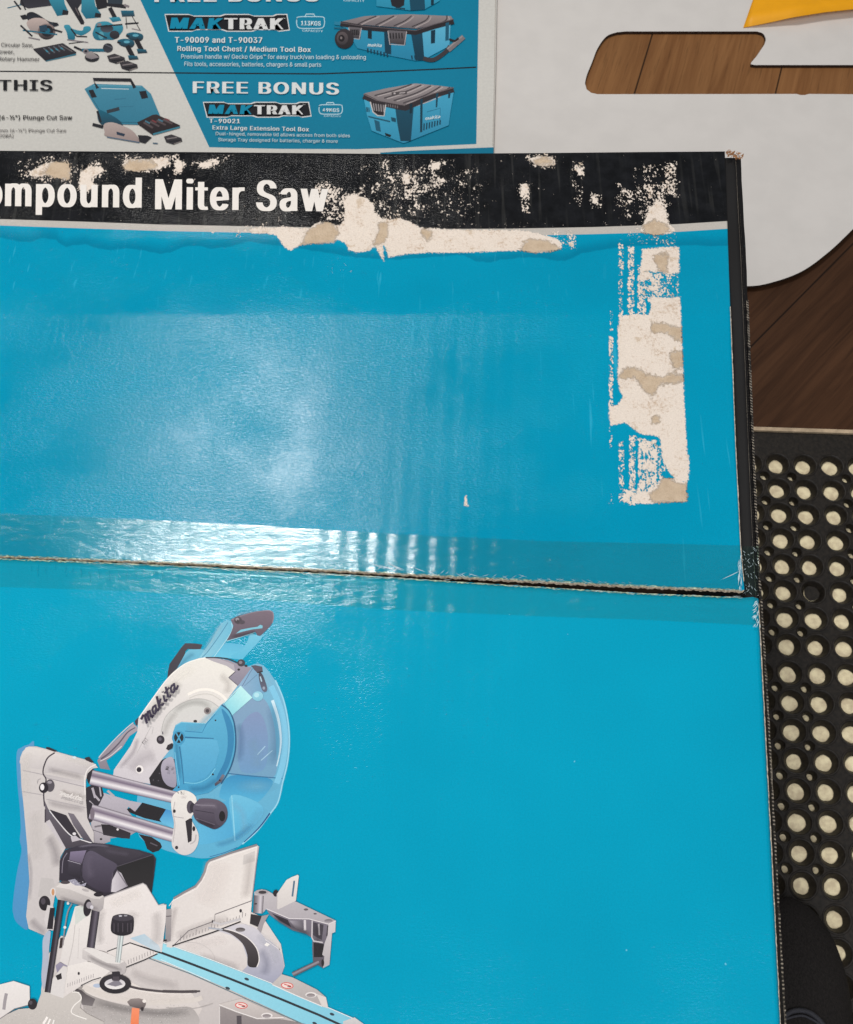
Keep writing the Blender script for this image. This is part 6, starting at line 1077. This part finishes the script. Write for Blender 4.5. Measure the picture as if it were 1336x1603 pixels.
k.poly([(742, 1104), (900, 1042), (1000, 1080), (1100, 1108), (1060, 1140), (880, 1208), (800, 1180)], (226, 217, 211), (212, 203, 198), (0, 1), False, T3); k.stroke([(742, 1102), (900, 1042), (1110, 1112)], 7, (32, 28, 32), T3, False, 9); k.stroke([(870, 1212), (1000, 1160), (1090, 1118)], 8, (40, 36, 40), T3)
for i_ in range(10): x = 890+i_*19; k.stroke([(x, 1190-i_*8), (x-2, 1160-i_*8)], 3, (120, 112, 114), T3)
k.poly([(455, 1205), (480, 1190), (570, 1165), (800, 1210), (700, 1290), (560, 1342), (440, 1420), (440, 1240)], (228, 220, 214), (214, 205, 200), (0, 1), False, T3); k.stroke([(560, 1338), (640, 1300), (700, 1282)], 7, (40, 36, 40), T3); k.ell((546, 1254), 8, 11, (50, 44, 48), None, T3)
for i_ in range(12): x = 470+i_*16; k.stroke([(x, 1348-i_*6), (x+1, 1322-i_*6)], 3, (132, 124, 126), T3)
k.poly([(520, 792), (600, 770), (690, 800), (690, 830), (606, 1170), (470, 1202), (416, 1172), (440, 1040), (490, 900)], (228, 221, 214), (216, 208, 204), (0, 1), False, T3); k.stroke([(520, 920), (505, 1050), (472, 1198)], 5, (192, 184, 180), T3, True); k.poly([(520, 800), (580, 785), (600, 860), (520, 920)], (206, 208, 200), None, (0, 1), False, T3); k.stroke([(550, 940), (540, 1150)], 3, (196, 188, 184), T3); k.poly([(415, 1175), (470, 1202), (440, 1250), (400, 1262), (385, 1200)], (150, 142, 160), (130, 124, 146), (0, 1), False, T3)
k.stroke([(500, 770), (470, 830), (450, 940), (436, 1060)], 9, (140, 132, 134), T3, True); k.ell((472, 768), 9, 11, (220, 214, 210), None, T3); k.ell((450, 935), 10, 10, (226, 220, 216), None, T3)
# base foot left
k.poly([(300, 1010), (350, 960), (340, 1100), (330, 1380), (300, 1360), (288, 1280), (296, 1150)], (170, 180, 196), (176, 174, 184), (0, 1), True, T3)
k.poly([(-300, 1600), (0, 1560), (130, 1500), (250, 1490), (290, 1382), (360, 1290), (440, 1200), (470, 1210), (440, 1420), (500, 1378), (548, 1382), (568, 1430), (555, 1490), (600, 1530), (720, 1590), (722, 1660), (-300, 1700)], (206, 198, 190), (186, 178, 172), (0, 1), False, T3)
k.poly([(360, 1300), (440, 1205), (466, 1215), (440, 1425), (350, 1395)], (214, 207, 203), None, (0, 1), False, T3); k.poly([(385, 1270), (425, 1250), (430, 1290), (400, 1300)], (40, 34, 36), None, (0, 1), False, T3); k.stroke([(500, 1382), (545, 1388), (562, 1430), (510, 1480), (500, 1530), (600, 1570)], 7, (236, 229, 222), T3, True)
for s_ in range(160):
    x, y = random.uniform(20, 560), random.uniform(1500, 1600); T_ = T3((x, y)); k.ell(T_, .5, .4, random.choice(((226, 218, 210), (170, 162, 156))), n=5)
k.stroke([(330, 1555), (300, 1603)], 16, (238, 230, 224), T3); k.stroke([(350, 1568), (330, 1610)], 12, (238, 230, 224), T3); k.stroke([(375, 1575), (365, 1610)], 10, (232, 226, 220), T3)
k.poly([(-200, 1400), (0, 1330), (96, 1306), (206, 1342), (208, 1468), (100, 1500), (0, 1568), (-200, 1600)], (228, 221, 216), (214, 206, 202), (0, 1), False, T3); k.stroke([(46, 1392), (36, 1440), (28, 1504)], 22, (156, 148, 150), T3, True); k.stroke([(0, 1568), (102, 1498), (206, 1470)], 5, (120, 112, 114), T3)
k.ell((226, 1466), 32, 38, (36, 30, 34), None, T3); k.ell((214, 1456), 12, 14, (78, 72, 78), None, T3)
# vertical clamp
k.bar((424, 745), (330, 1385), 46, 42, [(0, (26, 22, 28)), (.35, (84, 78, 86)), (.6, (44, 38, 46)), (1, (22, 18, 24))], T3)
k.poly([(418, 1010), (436, 1005), (430, 1075), (410, 1080)], (52, 40, 40), None, (0, 1), False, T3)
k.bar((664, 815), (628, 1078), 58, 56, [(0, (30, 26, 34)), (.4, (100, 92, 102)), (.7, (58, 50, 60)), (1, (34, 28, 36))], T3)
k.poly([(384, 652), (400, 632), (440, 612), (500, 620), (600, 662), (718, 718), (722, 735), (714, 805), (690, 828), (640, 815), (560, 782), (460, 752), (400, 742), (386, 715)], (206, 198, 192), (164, 156, 156), (0, 1), False, T3)
k.poly([(388, 656), (440, 616), (500, 624), (715, 722), (690, 740), (640, 735), (480, 672)], (220, 212, 207), (204, 196, 192), (0, 1), False, T3); k.ell((452, 624), 34, 12, (70, 62, 66), None, T3); k.ell((680, 708), 31, 15, (36, 30, 36), None, T3); k.ell((592, 678), 26, 9, (178, 170, 168), None, T3, rot=.3)
k.soft([(410, 730), (540, 770), (690, 810)], 34, (122, 114, 118), .6, T3)
k.poly([(470, 610), (520, 600), (560, 640), (600, 625), (590, 650), (520, 645)], (150, 146, 160), None, (0, 1), False, T3)
for i_ in range(26): x = 490+random.uniform(0, 120); y = 610+random.uniform(0, 40); k.stroke([(x, y), (x+random.uniform(-8, 12), y+random.uniform(-8, 10))], 2, (200, 196, 206), T3)
k.ell((606, 800), 28, 60, (38, 32, 38), None, T3, rot=.12); k.ell((618, 782), 20, 24, (150, 142, 148), None, T3); k.ell((636, 796), 12, 14, (206, 200, 204), None, T3)
k.poly([(572, 1082), (600, 1072), (650, 1080), (760, 1120), (860, 1168), (878, 1190), (868, 1245), (842, 1262), (770, 1240), (640, 1180), (570, 1150)], (206, 198, 194), (178, 170, 168), (0, 1), False, T3); k.poly([(574, 1086), (640, 1078), (760, 1122), (862, 1172), (820, 1190), (740, 1180), (680, 1150)], (220, 213, 208), None, (0, 1), False, T3)
k.soft([(600, 1130), (720, 1190), (850, 1230)], 30, (130, 122, 124), .6, T3)
k.stroke([(800, 1240), (804, 1300)], 50, (48, 42, 48), T3); k.ell((798, 1325), 110, 68, (48, 42, 46), (30, 26, 30), T3); k.ell((796, 1326), 72, 37, (196, 190, 194), (232, 226, 222), T3); k.poly([(740, 1330), (790, 1305), (820, 1300), (850, 1330), (800, 1345)], (128, 122, 130), None, (0, 1), False, T3); k.stroke([(776, 1272), (832, 1272)], 60, (44, 38, 44), T3); k.stroke([(804, 1275), (804, 1305)], 44, (72, 64, 70), T3)
k.bar((838, 985), (816, 1178), 40, 34, [(0, (120, 130, 132)), (.3, (226, 232, 228)), (.55, (150, 156, 156)), (.8, (214, 216, 212)), (1, (130, 134, 136))], T3)
k.poly([(776, 872), (800, 850), (850, 842), (900, 850), (926, 872), (924, 950), (905, 980), (850, 994), (800, 985), (768, 955)], (46, 40, 48), (28, 24, 30), (0, 1), True, T3); k.ell((852, 868), 70, 24, (64, 58, 66), None, T3); k.ell((834, 856), 12, 6, (190, 186, 192), None, T3); k.ell((870, 854), 12, 6, (150, 146, 152), None, T3)
for x in (790, 818, 850, 884, 908): k.stroke([(x, 905), (x, 968)], 6, (74, 66, 74), T3)
# right outrigger arm
k.poly([(522, 750), (590, 762), (600, 800), (568, 830), (516, 808)], (46, 40, 42), None, (0, 1), False, T4); k.poly([(590, 762), (634, 752), (600, 810), (584, 866), (562, 840)], (156, 148, 150), None, (0, 1), False, T4)
k.poly([(618, 720), (760, 778), (880, 782), (1000, 812), (1010, 900), (965, 1082), (905, 1045), (900, 960), (902, 898), (860, 870), (780, 850), (700, 800), (640, 756)], (128, 120, 130), (84, 76, 86), (0, 1), False, T4)
k.poly([(650, 745), (750, 785), (770, 830), (700, 790)], (48, 42, 50), None, (0, 1), False, T4); k.poly([(760, 790), (840, 790), (850, 850), (800, 840)], (160, 152, 160), (90, 84, 92), (1, 0), False, T4); k.stroke([(855, 786), (856, 850)], 14, (206, 198, 200), T4); k.poly([(905, 800), (970, 815), (960, 910), (905, 880)], (66, 60, 68), None, (0, 1), False, T4); k.stroke([(940, 810), (944, 880)], 10, (170, 162, 166), T4); k.poly([(908, 925), (972, 935), (965, 1015), (910, 1015)], (34, 28, 32), None, (0, 1), False, T4)
k.soft([(640, 700), (760, 755), (900, 765), (1010, 800)], 24, (226, 220, 220), .7, T4); k.soft([(660, 770), (780, 830), (890, 880)], 40, (50, 44, 54), .6, T4); k.soft([(930, 820), (935, 900), (930, 1020)], 40, (60, 54, 62), .5, T4)
k.stroke([(900, 790), (898, 895), (912, 920)], 7, (206, 198, 200), T4); k.stroke([(905, 915), (965, 925)], 8, (196, 188, 190), T4)
k.poly([(1000, 812), (1045, 790), (1042, 860), (1022, 868), (1006, 1062), (966, 1083), (975, 1010), (962, 1000), (976, 930), (995, 880)], (206, 198, 198), (176, 168, 170), (0, 1), False, T4); k.stroke([(996, 822), (990, 885)], 7, (60, 54, 60), T4); k.ell((965, 1050), 9, 22, (36, 30, 34), None, T4)
k.poly([(544, 614), (590, 597), (632, 610), (684, 642), (800, 673), (1045, 790), (1000, 812), (880, 782), (760, 778), (618, 718), (600, 740), (546, 660)], (190, 183, 184), (170, 162, 166), (0, 1), False, T4); k.stroke([(618, 718), (760, 778), (880, 780), (1000, 812), (1045, 792)], 5, (222, 214, 214), T4)
k.bar((572, 636), (566, 745), 62, 60, [(0, (96, 88, 94)), (.3, (206, 198, 202)), (.6, (146, 138, 144)), (1, (84, 76, 82))][::1], T4); k.ell((590, 616), 42, 17, (170, 162, 164), None, T4); k.ell((594, 616), 25, 10, (60, 54, 58), None, T4); k.stroke([(545, 688), (560, 686)], 8, (50, 44, 50), T4)
k.ell((862, 722), 14, 7, (96, 90, 96), None, T4); k.ell((918, 748), 10, 5, (96, 90, 96), None, T4); k.ell((1000, 792), 26, 11, (104, 98, 104), (160, 152, 156), T4)
k.ell((676, 622), 17, 21, (38, 32, 36), None, T4); k.poly([(684, 625), (742, 540), (775, 522), (812, 508), (818, 516), (800, 668), (780, 678), (690, 722), (680, 712)], (226, 218, 211), (206, 198, 194), (0, 1), False, T4); k.stroke([(790, 545), (778, 642)], 11, (84, 110, 130), T4); k.stroke([(684, 625), (682, 715)], 5, (182, 174, 174), T4)
k.bar((780, 1122), (942, 1044), 28, 26, [(0, (70, 64, 72)), (.4, (150, 142, 150)), (1, (60, 54, 60))], T4)
k.build('printed_picture', M['print'], box)
l = Art(ZT+.0030, .00001)
def script_word(x0, y0, ang, w_, cap, col_):
    """heavy slanted connected script drawn with strokes: the maker's word mark"""
    G = [([(0, .78), (.25, .92), (.34, .80), (.22, .0)], .16), ([(.30, .55), (.42, .80), (.52, .78), (.44, .0)], .15), ([(.50, .55), (.62, .80), (.74, .76), (.66, .15), (.70, .0), (.84, .10)], .15),
         ([(1.18, .62), (1.05, .68), (.92, .55), (.88, .2), (.96, .02), (1.08, .10), (1.18, .35)], .14), ([(1.24, .70), (1.14, .10), (1.22, .0), (1.34, .12)], .14),
         ([(1.56, 1.18), (1.38, .0)], .16), ([(1.72, .68), (1.46, .34), (1.66, .02), (1.78, .10)], .14),
         ([(1.98, .68), (1.88, .12), (1.96, .0), (2.08, .12)], .14), ([(2.02, .92), (2.04, 1.02)], .15),
         ([(2.34, 1.12), (2.20, .16), (2.30, .0), (2.42, .12)], .14), ([(2.08, .72), (2.54, .76)], .12),
         ([(2.84, .62), (2.72, .68), (2.58, .55), (2.54, .2), (2.62, .02), (2.74, .10), (2.84, .35)], .14), ([(2.92, .70), (2.80, .10), (2.90, .0), (3.10, .18)], .14)]
    ca, sa_ = math.cos(ang), math.sin(ang)
    for pts, ww in G:
        q_ = [((x+y*.22)*w_/3.1, y*cap) for x, y in pts]; l.stroke([(x0+u*ca+v*sa_, y0+u*sa_-v*ca) for u, v in q_], ww*cap*1.8, col_, None, False)
script_word(226.5, 1137, math.radians(-49), 82, 14, (50, 42, 64))
script_word(91, 1244, math.radians(14.5), 38, 6.5, (222, 215, 210))
l.text('DXT', 226.5, 1166, 236.5, 6, (120, 112, 116), math.radians(-48), .0)
l.text('Ma', 264, 1206, 270, 5, (40, 34, 40), math.radians(-85), .03, .2); l.text('No.', 272, 1206, 277, 4, (70, 62, 70), math.radians(-85), .01)
l.text('MAX', 283, 1244, 289, 3, (110, 104, 104), .1, .0)
l.build('maker_lettering', M['print'], box)

# ---------------------------------------------------------------- shoe on the mat
sh = empty('shoe', P(1250, 1560, MT), 'black woven shoe on the rubber mat beside the carton, bottom right', 'shoe')
toe = P(1236, 1404, MT+.02); scl = (P(1336, 1500, MT)-P(1236, 1500, MT)).length/100
W2_, LEN = 98*scl, 330*scl*2.0
ax = (P(1236, 1404, MT)-P(1226, 1800, MT)).normalized(); ax.z = 0; px_ = Vector((-ax.y, ax.x, 0))*-1
def prof(t):      # half width along the length (t=0 toe)
    return W2_*min(1.0, (1-(1-min(t/.30, 1))**2.3)**.5 if t < .30 else 1.0)*(1-.22*max(0, min(1, (t-.42)/.25))+.10*max(0, min(1, (t-.7)/.3)))*(1 if t < .93 else math.sqrt(max(0.02, 1-((t-.93)/.07)**2)))
def loft(name, zf0, zf1, grow, mat, n=60, m=28, dome=True):
    bm = bmesh.new(); prev = None
    for i in range(n+1):
        t_ = (i/n)**1.5; c = toe - ax*(t_*LEN); c.z = 0; hw = max(prof(t_)*grow, .0006); row = []
        h = zf1(t_)
        for j in range(m+1):
            a_ = math.pi*j/m
            x = -math.cos(a_)*hw; z = zf0+(h-zf0)*(math.sin(a_)**(.62 if dome else .2))
            row.append(bm.verts.new(c+px_*x+Vector((0, 0, z))))
        if prev:
            for j in range(m): f = bm.faces.new((prev[j], row[j], row[j+1], prev[j+1])); f.smooth = True
        prev = row
    bmesh.ops.recalc_face_normals(bm, faces=bm.faces); me = bpy.data.meshes.new(name); bm.to_mesh(me); bm.free(); return child(link(name, me, None, [mat]), sh)
loft('sole', MT+.0004, lambda t: MT+.020, 1.03, M['shoe_rubber'], dome=False)
hgt = lambda t: MT+.022+.045*min(1, (t/.25))**.6+.05*max(0, min(1, (t-.25)/.45))
loft('upper', MT+.010, hgt, .97, M['shoe_cloth'])
def tube(name, pts, r, mat, seg=8):
    cu = bpy.data.curves.new(name, 'CURVE'); cu.dimensions = '3D'; cu.bevel_depth = r; cu.bevel_resolution = 2; sp = cu.splines.new('NURBS'); sp.points.add(len(pts)-1); sp.use_endpoint_u = True; sp.order_u = 3
    for i, p in enumerate(pts): sp.points[i].co = (*p, 1)
    o = bpy.data.objects.new('t', cu); COL.objects.link(o); me = bpy.data.meshes.new_from_object(o.evaluated_get(bpy.context.evaluated_depsgraph_get())); bpy.data.objects.remove(o); me.materials.clear()
    for p in me.polygons: p.use_smooth = True
    return child(link(name, me, None, [mat]), sh)
def on(t_, u, e=.002):
    c = toe-ax*(t_*LEN); hw = prof(t_)*.97; a_ = math.acos(max(-1, min(1, -u))); z = MT+.010+(hgt(t_)-MT-.010)*math.sin(a_)**.62
    return Vector((c.x, c.y, 0))+px_*(u*hw)+Vector((0, 0, z+e))
tube('toe_seam', [on(.26+.10*abs(u)**1.5, u, .0008) for u in np.linspace(-.85, .85, 17)], .0011, M['lace'])
tube('throat_seam', [on(.30-.05*(1-abs(u/.45)**2.2), u, .001) for u in np.linspace(-.45, .45, 15)], .0022, M['lace'])
for q_ in range(4):
    tq = .33+q_*.07
    tube('lace', [on(tq, -.42), on(tq+.012, -.2, .006), on(tq+.02, 0, .008), on(tq+.012, .2, .006), on(tq, .42)], .0032, M['lace'])
    tube('lace', [on(tq+.03, -.42), on(tq+.01, -.1, .011), on(tq-.01, .2, .008), on(tq-.02, .42)], .0028, M['lace'])
